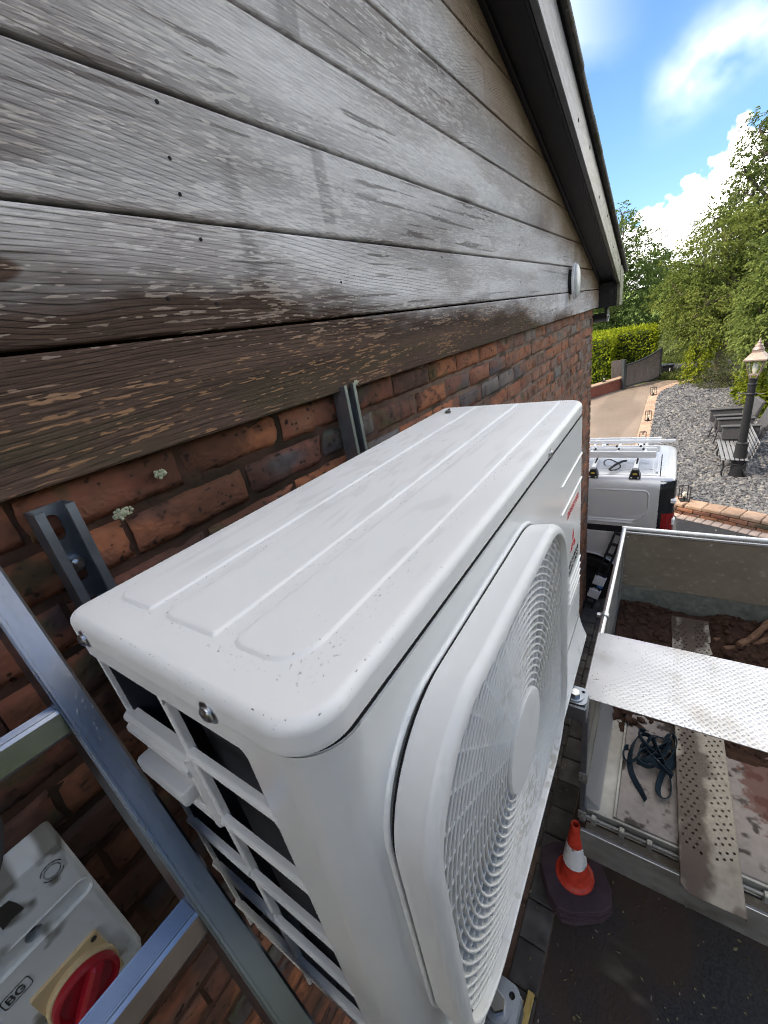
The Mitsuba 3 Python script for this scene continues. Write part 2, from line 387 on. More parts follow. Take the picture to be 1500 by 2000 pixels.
def ali(p, n, uv):
    s = N(p.x * 40, p.y * 12, p.z * 12)
    return MIX(C3(0.24, 0.255, 0.28), C3(0.36, 0.375, 0.40), s) * (0.75 + 0.4 * F(p.x * 9, p.y * 9, p.z * 9))
def drops(p, n, uv):
    x, z = p.z * 190 + p.y * 60, p.x * 260
    d, _, w = mikit.voronoi(x, z)
    return dr.select(w > 0.66, dr.sqrt(dr.maximum(0.0, 0.05 * w - d * d)), 0.0) * SS(-0.62, -0.25, p.z) + 0.02 * N(p.x * 200, p.y * 30, p.z * 30)
mat('m_ladder', mikit.proc(ali), 0.34, metallic=1.0, bump=mikit.proc(drops, 0.0004), bscale=0.0026)
mat('m_rung', mikit.proc(lambda p, n, uv: MIX(C3(0.40, 0.42, 0.45), C3(0.52, 0.54, 0.57), N(p.x * 40, p.y * 12, p.z * 12))), 0.30, metallic=1.0)
def chq(p, n, uv):
    # five-bar pattern: lozenges in alternating diagonal directions
    a, b = (p.x + p.y) * 34.0, (p.x - p.y) * 34.0
    ia, ib = dr.floor(a), dr.floor(b); fa, fb = a - ia - 0.5, b - ib - 0.5
    par = (ia + ib) * 0.5 - dr.floor((ia + ib) * 0.5)
    e1 = dr.square(fa / 0.46) + dr.square(fb / 0.13); e2 = dr.square(fa / 0.13) + dr.square(fb / 0.46)
    e = dr.select(par < 0.25, e1, e2)
    return SS(1.15, 0.55, e)
def chq_c(p, n, uv):
    g = F(p.x * 9, p.y * 9, 1); s = N(p.x * 140, p.y * 140, 2)
    c = MIX(C3(0.40, 0.41, 0.425), C3(0.52, 0.525, 0.535), g)
    c = MIX(c, C3(0.30, 0.27, 0.23), SS(0.50, 0.75, F(p.x * 5 + 3, p.y * 7, 5)) * 0.5)
    return MIX(c, C3(0.06, 0.05, 0.04), 0.7 * SS(0.92, 0.96, s))
mat('m_chequer', mikit.proc(chq_c), 0.34, metallic=0.75, bump=mikit.proc(chq, 0.0015), bscale=0.0011)
def dusty(p, n, uv):
    g = F(p.x * 6, p.y * 6, p.z * 6); h = F(p.x * 30, p.y * 30, p.z * 30)
    c = MIX(C3(0.105, 0.090, 0.070), C3(0.22, 0.19, 0.15), g * 0.6 + h * 0.4)
    return MIX(c, C3(0.28, 0.26, 0.22), SS(0.64, 0.74, h) * 0.4)
mat('m_dusty', mikit.proc(dusty), 0.75, spec=0.2)
mat('m_headlow', mikit.proc(lambda p, n, uv: MIX(C3(0.10, 0.115, 0.105), C3(0.20, 0.215, 0.20), F(p.y * 8, p.z * 14, 3)) * (0.7 + 0.6 * F(p.y * 40, p.z * 40, 1))), 0.55, metallic=0.3)
def deck(p, n, uv):
    g = F(p.x * 5, p.y * 7, 2); h = F(p.x * 40, p.y * 40, 9)
    c = MIX(C3(0.17, 0.15, 0.14), C3(0.36, 0.32, 0.295), g * 0.6 + h * 0.4)
    soil = SS(0.53, 0.66, 0.55 * F(p.x * 22, p.y * 22, 4) + 0.45 * F(p.x * 4, p.y * 4, 8) + 0.10 * SS(1.8, 2.5, p.x))
    c = MIX(c, C3(0.03, 0.022, 0.018), soil * 0.9)
    return MIX(c, C3(0.11, 0.035, 0.025), SS(0.6, 0.8, dr.exp(-(dr.square((p.x - 2.15) / 0.4) + dr.square((p.y + 0.6) / 0.16))) + 0.5 * (h - 0.5)) * 0.8)
mat('m_deck', mikit.proc(deck), 0.7, spec=0.3)
def muddy(p, n, uv):
    h = F(p.x * 45, p.y * 45, 3)
    c = MIX(C3(0.25, 0.22, 0.175), C3(0.36, 0.32, 0.26), h)
    wob = 0.055 * (F(p.x * 3.5, 1.0, 5) - 0.5) * 2
    mud = SS(0.09, 0.035, dr.abs(p.y + 0.285 + wob) + 0.11 * (F(p.x * 14, p.y * 14, 1) - 0.5))
    mud = dr.maximum(mud, SS(0.5, 0.62, F(p.x * 5, p.y * 8, 12)) * SS(1.75, 1.35, p.x) * 0.8)
    mud = dr.maximum(mud, SS(0.45, 0.60, F(p.x * 8, p.y * 12, 2)) * SS(2.6, 2.9, p.x))
    return MIX(c, C3(0.065, 0.042, 0.030), mud * 0.92)
mat('m_muddy', mikit.proc(muddy), 0.55, spec=0.4)
def soilf(p, n, uv):
    return MIX(C3(0.018, 0.011, 0.008), C3(0.075, 0.042, 0.03), F(p.x * 35, p.y * 35, p.z * 35))
mat('m_soil', mikit.proc(soilf), 0.95, spec=0.1)
mat('m_bark', mikit.proc(lambda p, n, uv: MIX(C3(0.06, 0.035, 0.022), C3(0.24, 0.14, 0.09), F(p.x * 20, p.y * 60, p.z * 60))), 0.9, spec=0.1)
mat('m_strap', (0.012, 0.024, 0.036), 0.75, spec=0.2)
mat('m_cone_red', mikit.proc(lambda p, n, uv: MIX(C3(0.46, 0.03, 0.018), C3(0.56, 0.055, 0.025), F(p.x * 25, p.y * 25, p.z * 25)) * (0.8 + 0.35 * N(p.x * 60, p.y * 60, p.z * 30))), 0.5)
mat('m_cone_white', mikit.proc(lambda p, n, uv: MIX(C3(0.72, 0.73, 0.74), C3(0.30, 0.28, 0.26), SS(0.6, 0.72, F(p.x * 28, p.y * 28, p.z * 18)))), 0.4)
mat('m_cone_base', mikit.proc(lambda p, n, uv: MIX(C3(0.035, 0.022, 0.030), C3(0.075, 0.05, 0.062), F(p.x * 14, p.y * 14, p.z * 14))), 0.8, spec=0.3)
def asphalt(p, n, uv):
    g = N(p.x * 130, p.y * 130); h = F(p.x * 1.3, p.y * 1.3, 4)
    c = MIX(C3(0.018, 0.018, 0.021), C3(0.055, 0.054, 0.055), g * 0.6 + h * 0.4)
    mud = SS(0.48, 0.72, F(p.x * 1.6 + 3, p.y * 1.9, 8) + 0.25 * SS(0.15, -0.35, p.y) * SS(2.4, 1.2, p.x) - 0.12 * SS(4.0, 6.0, p.x))
    c = MIX(c, C3(0.060, 0.040, 0.030), mud * 0.75)
    pale = SS(0.62, 0.72, F(p.x * 7, p.y * 3.2 + 9, 2)) * dr.exp(-(dr.square((p.x - 1.12) / 0.22) + dr.square((p.y + 0.06) / 0.09)))
    c = MIX(c, C3(0.17, 0.15, 0.11), pale)
    return MIX(c, C3(0.3, 0.27, 0.2), SS(0.955, 0.975, N(p.x * 33 + 5, p.y * 33)) * 0.8)
mat('m_asphalt', mikit.proc(asphalt), 0.8, spec=0.3, bump=mikit.proc(lambda p, n, uv: N(p.x * 130, p.y * 130), 0.002), bscale=0.003)
mat('m_paver', mikit.proc(lambda p, n, uv: MIX(C3(0.045, 0.042, 0.04), C3(0.13, 0.12, 0.11), F(p.x * 14, p.y * 14, 3)) * (0.6 + 0.7 * CR(dr.floor((p.x - 0.35) / 0.2065), 4.0, 1.0))), 0.85, spec=0.25)
def conc(p, n, uv):
    g = F(p.x * 0.9, p.y * 1.3, 1); h = F(p.x * 14, p.y * 14, 2)
    c = MIX(C3(0.135, 0.107, 0.088), C3(0.215, 0.178, 0.150), g * 0.7 + h * 0.3)
    track = SS(0.5, 0.75, N(p.x * 0.35, p.y * 2.4 + 0.12 * p.x))
    return c * (1.0 - 0.2 * track)
mat('m_drive', mikit.proc(conc), 0.85, spec=0.2)
mat('m_gravelbase', (0.085, 0.085, 0.09), 0.95, spec=0.1)
STONE = [mat('m_stone_a', (0.10, 0.104, 0.115), 0.85, spec=0.2), mat('m_stone_b', (0.15, 0.154, 0.162), 0.85, spec=0.2), mat('m_stone_c', (0.05, 0.052, 0.058), 0.85, spec=0.2),
         mat('m_stone_d', (0.21, 0.20, 0.185), 0.85, spec=0.2)]
def copf(s):
    return lambda p, n, uv: MIX(C3(0.30 * s, 0.205 * s, 0.15 * s), C3(0.41 * s, 0.295 * s, 0.225 * s), F(p.x * 9, p.y * 9, p.z * 9)) * (0.75 + 0.4 * F(p.x * 40, p.y * 40, 2))
COP = [mat('m_coping_a', mikit.proc(copf(0.75)), 0.85, spec=0.2), mat('m_coping_b', mikit.proc(copf(0.92)), 0.85, spec=0.2)]
mat('m_sett', mikit.proc(lambda p, n, uv: MIX(C3(0.34, 0.27, 0.23), C3(0.46, 0.37, 0.32), F(p.x * 8, p.y * 8, 4))), 0.85, spec=0.2)
def grassf(p, n, uv):
    return MIX(C3(0.05, 0.085, 0.02), C3(0.115, 0.165, 0.045), F(p.x * 1.4, p.y * 1.4, 6) * 0.6 + 0.4 * N(p.x * 9, p.y * 9))
mat('m_grass', mikit.proc(grassf), 0.9, spec=0.1)
mat('m_redbrick', mikit.proc(lambda p, n, uv: MIX(C3(0.16, 0.06, 0.045), C3(0.26, 0.10, 0.07), F(p.x * 10, p.y * 10, p.z * 10))), 0.9, spec=0.15)
mat('m_gate', mikit.proc(lambda p, n, uv: MIX(C3(0.085, 0.072, 0.07), C3(0.15, 0.125, 0.12), F(p.x * 3, p.y * 12, p.z * 2))), 0.6)
mat('m_gate_frame', (0.028, 0.034, 0.04), 0.5)
mat('m_van', mikit.proc(lambda p, n, uv: MIX(C3(0.58, 0.59, 0.61), C3(0.64, 0.65, 0.67), F(p.x * 2, p.y * 2, p.z * 2))), 0.32, metallic=0.35, clearcoat=0.6, clearcoat_gloss=0.9)
mat('m_van_roof', (0.62, 0.64, 0.67), 0.35, metallic=0.35, clearcoat=0.5, clearcoat_gloss=0.8)
mat('m_rubber', (0.012, 0.012, 0.013), 0.7, spec=0.3)
mat('m_glass_black', (0.010, 0.012, 0.017), 0.12, spec=0.6)
mat('m_tail_red', (0.22, 0.008, 0.010), 0.15, clearcoat=0.6)
mat('m_white', (0.72, 0.73, 0.74), 0.4)
mat('m_blue', (0.06, 0.17, 0.42), 0.45)
mat('m_yellow', (0.50, 0.34, 0.05), 0.5)
mat('m_copper', mikit.proc(lambda p, n, uv: MIX(C3(0.23, 0.165, 0.14), C3(0.33, 0.265, 0.24), F(p.x * 14, p.y * 14, p.z * 14))), 0.45, metallic=0.5)
mat('m_lampglass', (0.66, 0.66, 0.55), 0.25)
mat('m_iron', (0.014, 0.015, 0.018), 0.45, spec=0.4)
mat('m_rattan', (0.045, 0.045, 0.05), 0.6)
mat('m_bench', (0.19, 0.20, 0.22), 0.55, metallic=0.3)
mat('m_isol', mikit.proc(lambda p, n, uv: MIX(MIX(C3(0.52, 0.55, 0.55), C3(0.60, 0.63, 0.63), F(p.x * 9, p.z * 9, 3)), C3(0.10, 0.095, 0.07), SS(0.50, 0.68, F(p.x * 30, p.z * 34, 3) + 0.35 * SS(-0.59, -0.51, p.z) - 0.12) * 0.85)), 0.5)
mat('m_isol_plate', mikit.proc(lambda p, n, uv: MIX(C3(0.45, 0.34, 0.18), C3(0.52, 0.41, 0.24), F(p.x * 30, p.z * 30, 3))), 0.5)
mat('m_isol_red', (0.30, 0.008, 0.018), 0.32, spec=0.5, clearcoat=0.3)
mat('m_isol_dark', (0.025, 0.025, 0.02), 0.6)
mat('m_lichen', mikit.proc(lambda p, n, uv: MIX(C3(0.20, 0.22, 0.13), C3(0.45, 0.46, 0.33), N(p.x * 300, p.y * 300, p.z * 300))), 0.95, spec=0.1)
mat('m_stick', mikit.proc(lambda p, n, uv: MIX(C3(0.32, 0.22, 0.06), C3(0.42, 0.32, 0.11), N(p.x * 30, p.y * 200))), 0.8)
mat('m_stick_b', (0.26, 0.14, 0.05), 0.8)
mat('m_jacket', (0.030, 0.033, 0.042), 0.9, spec=0.2); mat('m_trousers', (0.026, 0.026, 0.028), 0.9, spec=0.2); mat('m_skin', (0.46, 0.28, 0.20), 0.5); mat('m_lip', (0.32, 0.13, 0.11), 0.5); mat('m_hair', (0.05, 0.035, 0.025), 0.7)
mat('m_fabric', (0.035, 0.033, 0.036), 0.9, spec=0.2)
mat('m_mesh_grey', (0.20, 0.185, 0.19), 0.9, spec=0.2)
mat('m_oak', mikit.proc(lambda p, n, uv: MIX(C3(0.06, 0.05, 0.04), C3(0.13, 0.11, 0.09), F(p.x * 5, p.y * 5, p.z * 2))), 0.95, spec=0.1)
def leafmat(key, rough=0.45, trans=0.7):
    scene[key] = {'type': 'principledthin', 'base_color': {'type': 'mesh_attribute', 'name': 'vertex_color'}, 'roughness': rough, 'diff_trans': trans, 'spec_trans': 0.0, 'eta': 1.35}
    return key
leafmat('m_leaf'); leafmat('m_laurel', 0.32, 0.5)
mat('m_moss', mikit.proc(lambda p, n, uv: MIX(C3(0.05, 0.055, 0.02), C3(0.24, 0.24, 0.16), F(p.x * 80, p.y * 80, p.z * 80))), 0.95, spec=0.1)

# ================================================================== the setting
GZ = -3.4          # the yard
G2 = -3.23         # top of the kerb and of the gravel
def sheet(poly, z, step=None):
    geoms = getattr(poly, 'geoms', [poly])
    out = []
    for g in geoms:
        v, f = trimesh.creation.triangulate_polygon(g, engine='earcut')
        v = np.column_stack([v, np.full(len(v), z)])
        m = trimesh.Trimesh(v, f, process=False)
        if m.face_normals[:, 2].mean() < 0: m.faces = m.faces[:, ::-1]
        out.append(m)
    return cat(out)

# far ground: grass falling to the lane and rising behind it
def terrain(x, y):
    d = np.clip((x - 24) / 40, 0, 1)
    z = -3.42 + 1.2 * d ** 1.3
    z += 0.25 * np.clip((x - 26) / 10, 0, 1) * (meshkit.fbm(np.stack([x / 9, y / 9, x * 0], -1), 3, 2) - 0.5) * 2
    far = np.clip((np.hypot(x, y) - 80) / 300, 0, 1)
    return z * (1 - far) + far * (-3.4)
gx = np.concatenate([np.linspace(-1500, -40, 14), np.linspace(-30, 90, 81), np.linspace(110, 1500, 16)])
gy = np.concatenate([np.linspace(-1500, -60, 14), np.linspace(-50, 60, 56), np.linspace(80, 1500, 14)])
X, Y = np.meshgrid(gx, gy, indexing='ij')
Z = terrain(X, Y); Z = np.where((X < 24) & (X > -30) & (np.abs(Y) < 45), -3.42, Z)
i, j = np.meshgrid(np.arange(len(gx) - 1), np.arange(len(gy) - 1), indexing='ij')
q = np.stack([i * len(gy) + j, (i + 1) * len(gy) + j, (i + 1) * len(gy) + j + 1, i * len(gy) + j + 1], -1).reshape(-1, 4)
struct('ground', TM(np.stack([X, Y, Z], -1).reshape(-1, 3), q), 'm_grass', smooth=True)

# the gravel bed's outline (kerb outer edge), counter-clockwise, open towards the right-hand hedge
def smooth_line(P, n=60):
    P = np.array(P, float)
    s = np.concatenate([[0], np.cumsum(np.linalg.norm(np.diff(P, axis=0), axis=1))])
    from scipy.interpolate import PchipInterpolator
    t = np.linspace(0, s[-1], n)
    return np.column_stack([PchipInterpolator(s, P[:, 0])(t), PchipInterpolator(s, P[:, 1])(t)])
near_k = smooth_line([(6.05, -3.9), (6.55, -2.4), (6.93, -1.28), (7.18, -0.75), (7.40, -0.25), (7.72, 0.12), (8.3, 0.42), (9.4, 0.545), (11.4, 0.558), (13.0, 0.555), (14.8, 0.56), (15.85, 0.55),
                      (16.64, 0.46), (17.26, 0.26), (17.80, -0.03), (18.31, -0.53), (18.9, -1.3)], 110)
kerb_line = LineString(near_k)
gravel_poly = Polygon(list(near_k) + [(18.6, -7.5), (5.4, -7.5)]).buffer(0)
driveway = Polygon([(-12, -12), (5.2, -12), (6.2, -4.5), (9.6, 0.2), (9.6, 7.5), (4.5, 7.5), (-12, 0.3)]).buffer(0).union(sbox(-12, -12, 6.3, 0.32)).difference(gravel_poly)
struct('driveway', sheet(driveway, GZ), 'm_asphalt')
con = Polygon([(9.6, 0.2), (9.6, 7.5), (15.2, 3.6), (17.25, 2.36), (18.7, 1.5), (19.75, 0.45), (19.1, -1.0), (18.3, -1.2), (16, 0.2)]).difference(gravel_poly)
struct('drive_concrete', sheet(con, GZ - 0.004), 'm_drive')
struct('road', sheet(Polygon([(19.9, -14), (19.6, -1.0), (20.6, 0.8), (22.5, 1.5), (26, 4), (29, 14), (32, 14), (28, 3), (23.6, 0.2), (23.3, -3), (23.6, -14)]), GZ + 0.012), 'm_asphalt')

# row of block pavers along the wall
pk = struct('path', sheet(sbox(-2.5, 0.318, 4.9, 0.66), GZ + 0.02), 'm_mortar')
vars_ = []
for r in range(4):
    vars_.append(cham([0.003, 0.002, -0.03], [0.203, 0.158, 0.0], 0.007))
pv = [mikit.ply(m, 'm_paver') for m in vars_]
x = -0.3; k = 0
for row in range(2):
    x = 0.35
    while x < 4.7:
        if row == 0 or x > 1.5:
            d = dict(pv[k % 4]); d['to_world'] = T().translate([x + (0.1 if row else 0), 0.322 + row * 0.162, GZ + 0.045 + 0.004 * rng.random()])
            obj('paver', d, None, pk); k += 1
        x += 0.2065

# gravel: base and stones
struct('gravel_bed', sheet(gravel_poly.buffer(-0.1), G2 - 0.03), 'm_gravelbase')
def gravel():
    P = []
    minx, miny, maxx, maxy = 6.2, -4.2, 18.6, 0.6
    n = 30000
    u = rng.random(n * 3)
    xx = 6.3 + (18.5 - 6.3) * rng.random(n * 3) ** 1.35; yy = miny + (maxy - miny) * rng.random(n * 3)
    from shapely import contains_xy
    ok = contains_xy(gravel_poly.buffer(-0.26), xx, yy) & (yy > -0.062 * xx - 1.3)
    xx, yy = xx[ok][:n], yy[ok][:n]
    n = len(xx)
    base = trimesh.creation.icosahedron(); bv, bf = base.vertices, base.faces
    cols = rng.choice(4, n, p=[0.42, 0.27, 0.22, 0.09])
    size = (0.016 + 0.022 * rng.random(n)) * (1 + 0.04 * (xx - 7))
    ax = rng.normal(size=(n, 3, 3)); 
    sc = np.stack([1.0 + 0.5 * rng.random(n), 0.6 + 0.4 * rng.random(n), 0.45 + 0.3 * rng.random(n)], 1)
    ang = rng.random(n) * 6.283; tx, ty = rng.normal(0, 0.35, (2, n))
    for c in range(4):
        s = cols == c; m = s.sum()
        v = bv[None] * (1 + 0.18 * rng.normal(size=(m, 12, 1))) * sc[s][:, None] * size[s][:, None, None]
        ca, sa = np.cos(ang[s])[:, None], np.sin(ang[s])[:, None]
        x_, y_, z_ = v[..., 0], v[..., 1], v[..., 2]
        z_ = z_ + tx[s][:, None] * x_ + ty[s][:, None] * y_
        v = np.stack([x_ * ca - y_ * sa + xx[s][:, None], x_ * sa + y_ * ca + yy[s][:, None], z_ + G2 - 0.022 + 0.012 * rng.random((m, 1))], -1)
        f = bf[None] + (np.arange(m) * 12)[:, None, None]
        P.append(TM(v.reshape(-1, 3), f.reshape(-1, 3)))
    return P
tag('gravel', 'loose grey slate and stone chippings filling the kerbed bed', 'gravel', kind='stuff')
for k, g in enumerate(gravel()):
    scene[f'gravel__{k + 1:03d}'] = mikit.ply(g, STONE[k])

# ================================================================== kerb of the gravel bed
kerb = thing('kerb_wall', 'low curved red brick kerb with tan coping blocks round the gravel bed', 'kerb')
def along(line, step):
    L = line.length; n = int(L / step)
    for k in range(n):
        s = (k + 0.5) * L / n
        a, b = line.interpolate(s - 0.01), line.interpolate(s + 0.01)
        yield np.array(line.interpolate(s).coords[0]), math.atan2(b.y - a.y, b.x - a.x), L / n
core = kerb_line.buffer(0.115, cap_style=2)
inner = LineString(kerb_line.parallel_offset(0.13, 'right').coords) if True else None
obj('core', place(extr(inner.buffer(0.10, cap_style=2), 0.155), (0, 0, GZ - 0.02)), 'm_mortar', kerb)
cop_v = {}
for c, ang, st in along(inner, 0.235):
    dn = 0.245
    m = cham([-st / 2 + 0.004, -0.13, 0], [st / 2 - 0.004, 0.13, 0.055], 0.010)
    obj('coping_block', place(m, (c[0], c[1], G2 - 0.052 + 0.004 * rng.random()), ang), COP[int(rng.random() < 0.5)], kerb)
outer = LineString(kerb_line.parallel_offset(0.022, 'right').coords)
for row in range(2):
    for c, ang, st in along(LineString(outer.coords[10:62]), 0.225):
        if c[0] > 8.6: continue
        m = cham([-st / 2 + 0.005 + 0.1 * row, -0.03, 0], [st / 2 - 0.005 + 0.1 * row, 0.04, 0.05], 0.005)
        obj('brick', place(m, (c[0], c[1], GZ + 0.004 + row * 0.060), ang), BR[int(rng.integers(0, 3))], kerb)
sett_line = LineString(kerb_line.parallel_offset(0.085, 'left').coords)
setts = thing('sett_edging', 'row of pale pink setts edging the asphalt along the kerb', 'edging')
for c, ang, st in along(sett_line, 0.112):
    if c[0] > 8.2 or c[1] < -3: continue
    obj('sett', place(cham([-st / 2 + 0.004, -0.095, -0.03], [st / 2 - 0.004, 0.08, 0.012], 0.008), (c[0], c[1], GZ + 0.003 * rng.random()), ang), 'm_sett', setts)

# ================================================================== the house
house = thing('house', 'red brick house gable clad in weathered grey cedar boards under a black-edged roof', 'house')
WY, CY, WX = 0.645, 0.62, 4.63           # brick face, cladding face, corner
wall = obj('brick_wall', cat(cham([-5.6, WY + 0.012, GZ - 0.1], [WX - 0.012, 7.2, 0.02], 0.001)), 'm_mortar', house)
def brick_mesh(w, h, dpt, nx, nz, seed, rough=0.0022):
    """face of one brick, a height field with worn arrises; x, z from 0; face at y = 0"""
    a = np.concatenate([[0, 0], np.linspace(0.10, 0.90, nx) * 1.0, [1, 1]]); c = np.concatenate([[0, 0], np.linspace(0.18, 0.82, nz), [1, 1]])
    U, V = np.meshgrid(a, c, indexing='ij')
    P = np.stack([U * w, np.zeros_like(U), V * h], -1)
    e = np.minimum(np.minimum(U * w, (1 - U) * w), np.minimum(V * h, (1 - V) * h))
    P[..., 1] = 0.008 * np.exp(-e / 0.0055)
    q = np.stack([U * w * 30 + seed * 3.1, V * h * 30 + seed, np.full_like(U, seed)], -1)
    n1 = meshkit.fbm(q, 3, int(seed) % 97)
    P[..., 1] += (n1 - 0.5) * rough * 4 + np.where(n1 < 0.40, (0.40 - n1) * 0.06, 0)
    wob = (meshkit.noise(q * 1.3 + 9) - 0.5) * 0.006
    edge = (U == 0) | (U == 1) | (V == 0) | (V == 1)
    P[..., 0] += wob * edge; P[..., 2] += (meshkit.noise(q * 1.3 + 33) - 0.5) * 0.006 * edge
    ring = np.zeros_like(U, bool); ring[0] = ring[-1] = True; ring[:, 0] = ring[:, -1] = True
    P[ring, 1] = dpt
    nu, nv = U.shape
    i, j = np.meshgrid(np.arange(nu - 1), np.arange(nv - 1), indexing='ij')
    q4 = np.stack([i * nv + j, (i + 1) * nv + j, (i + 1) * nv + j + 1, i * nv + j + 1], -1).reshape(-1, 4)
    return TM(P.reshape(-1, 3), q4)
far_var = [mikit.ply(brick_mesh(0.2145, 0.0615, 0.03, 2, 1, 100 + k, 0.0012), BR[[0, 1, 2, 0, 1, 3, 0, 1][k]], smooth=50) for k in range(8)]
far_half = [mikit.ply(brick_mesh(0.102, 0.0615, 0.03, 2, 1, 130 + k, 0.0012), BR[[0, 1, 2, 3][k]], smooth=50) for k in range(4)]
hid = {b: [] for b in BR}
nseed = 0
P_ = 0.2245; n_parts = 0
for row in range(-43, 3):
    z = -0.239 + 0.0755 * row
    if z < GZ - 0.05 or z > -0.07: continue
    off = 0.0 if row % 2 == 0 else P_ / 2
    x = 0.2425 + off - 14 * P_
    while x < WX - 0.01:
        w = min(0.2145, WX - x)
        if w < 0.03: break
        vis = (z > -0.34 and x > -0.25) or (x < 0.12 and x > -0.35 and z > -0.95) or (x > 4.0 and z > -1.55)
        dx, dz = rng.normal(0, 0.0012, 2); dy = abs(rng.normal(0, 0.0018))
        if vis and x < 1.9 and z > -1.0:
            nseed += 1
            big = abs(x - 0.2425) < 0.01 and row == 0
            b = BR[0] if big else BR[int(rng.choice(4, p=[0.34, 0.32, 0.22, 0.12]))]
            nx, nz = (9, 4) if x < 0.9 else (6, 3)
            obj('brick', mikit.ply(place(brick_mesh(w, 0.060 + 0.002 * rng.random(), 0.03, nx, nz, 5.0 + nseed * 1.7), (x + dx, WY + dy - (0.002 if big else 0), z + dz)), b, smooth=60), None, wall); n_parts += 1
        elif vis and n_parts < 296 and w > 0.2:
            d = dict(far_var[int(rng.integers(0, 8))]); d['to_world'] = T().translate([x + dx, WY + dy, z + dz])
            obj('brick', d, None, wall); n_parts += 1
        else:
            hid[BR[int(rng.choice(4, p=[0.34, 0.32, 0.22, 0.12]))]].append(place(brick_mesh(w, 0.0615, 0.03, 1, 1, nseed + 3.0, 0.001), (x, WY + dy, z)))
        x += P_
print('brick parts', n_parts)
# return of the corner: brick ends on the far face, and the courses out of sight
allhid = []
for b, ms in hid.items():
    if ms: allhid.append((b, ms))
for b, ms in allhid:
    obj('brick_field', cat(ms), b, house, kind='stuff')
ret = []
for row in range(-43, 3):
    z = -0.239 + 0.0755 * row
    if z < GZ - 0.05: continue
    y = WY + (0.0 if row % 2 else 0.0)
    ret.append(cham([WX - 0.06, WY + 0.004, z], [WX + 0.002, WY + (0.102 if row % 2 else 0.2145), z + 0.0615], 0.004))
    yy = WY + (0.112 if row % 2 else 0.2245)
    while yy < 3.2:
        ret.append(cham([WX - 0.06, yy, z], [WX + 0.002, yy + 0.2145, z + 0.0615], 0.004)); yy += P_
obj('corner_brick', cat(ret), BR[1], house, kind='stuff')

# cladding boards
RAKE = lambda x: 1.515 - 0.291 * x
XB = 4.74
def board(x0, x1, z0, z1):
    """feather of weathered board with eased edges, cut to the rake of the roof"""
    e = 0.004; prof = [(z0, 0.028), (z0, 0.005), (z0 + e * 0.4, 0.0015), (z0 + e, 0.0), ((z0 + z1) / 2, -0.0008), (z1 - e, 0.0), (z1 - e * 0.3, 0.002), (z1, 0.006), (z1, 0.028)]
    xs = np.arange(x0, x1, 0.12); xs = np.append(xs, x1)
    rings = []
    for x in xs:
        wv = 0.0011 * math.sin(x * 2.1 + z0 * 40) + 0.0006 * math.sin(x * 7 + z0 * 11)
        rings.append([(x, CY + d + wv, z + 0.5 * wv) for z, d in prof])
    m = loft(rings, closed=True, cap0=True, cap1=True)
    for need, sx, off in ((RAKE(x1) < z1 + 0.05, 0.291, 1.515), (1.864 + 0.291 * x0 < z1 + 0.05, -0.291, 1.864)):
        if need:                                          # cut along the rake on that side
            nrm = np.array([sx, 0, 1.0]); L = np.linalg.norm(nrm)
            m = tri(man(m).trim_by_plane(tuple(-nrm / L), -off / L))
    return m
splits = {1: [2.30], 2: [3.05], 3: [2.62], 4: [1.9], 5: [1.85], 0: [3.35], 6: [], 7: [], 8: [], 9: [], 10: [], 11: []}
for k in range(0, 12):
    z0 = -0.099 + 0.155 * k; z1 = z0 + 0.1500
    if k == 0: z0 += 0.0
    ends = [max(-5.3, (z0 - 1.864) / 0.291)] + ([-1.7 - 0.37 * (k % 3)] if k < 8 else []) + splits[k] + [min(XB, (1.515 - z0) / 0.291)]
    for a, b in zip(ends[:-1], ends[1:]):
        if b - a < 0.1: continue
        obj('cladding_board', mikit.ply(board(a + 0.0012, b - 0.0012, z0, z1), 'm_cedar', smooth=25), None, house)
obj('cladding_batten', xz(extr(Polygon([(-5.2, -0.085), (XB - 0.02, -0.085), (XB - 0.02, 0.135), (-0.6, 1.68), (-5.2, 0.34)]), 0.003), CY + 0.0265), 'm_batten', house)

for xn, zn in ((0.486, 0.346), (0.478, 0.239), (0.491, 0.183), (0.479, 0.282), (0.825, 0.123), (0.404, 0.103), (0.485, 0.093), (1.36, 0.19), (1.37, 0.30), (2.2, 0.12), (2.21, 0.27), (3.0, 0.24)):
    obj('nail', xz(place(trimesh.creation.cylinder(0.0026, 0.003, sections=9), (xn, zn, 0.0)), CY - 0.0006), 'm_black_matt', house)

# gable of the loft, roof and verge
obj('gable_wall', xz(extr(Polygon([(-5.5, 0.01), (WX - 0.02, 0.01), (WX - 0.02, RAKE(WX) + 0.02), (-0.5, RAKE(-0.5)), (-5.5, RAKE(-0.5) - 0.291 * 5)]), 0.05), 0.75), 'm_mortar', house)
sl = math.atan(0.291); BZ = lambda x: 0.886 - 0.291 * (x - 1.903)     # lower edge of the bargeboard at y = 0.45
def sloped(x0, x1, y0, y1, d0, d1, b=0.003):
    """bar that follows the roof slope; d: heights above BZ, measured vertically"""
    m = cham([x0, y0, d0], [x1, y1, d1], b); v = m.vertices
    m.vertices = np.stack([v[:, 0], v[:, 1], v[:, 2] + BZ(v[:, 0])], 1)
    return m
RX0 = -0.6
roof = obj('roof', cat(sloped(RX0, 5.12, 0.44, 7.6, 0.215, 0.245, 0.002)), 'm_tile', house)
m_l = sloped(RX0, 5.12, 0.44, 7.6, 0.215, 0.245, 0.002); m_l.vertices[:, 0] = 2 * RX0 - m_l.vertices[:, 0]; m_l.faces = m_l.faces[:, ::-1]
obj('back_slope', m_l, 'm_tile', roof)
obj('bargeboard', sloped(RX0, 4.72, 0.45, 0.474, 0.0, 0.178), 'm_barge', roof, label='long grey bargeboard greened with algae towards the eaves')
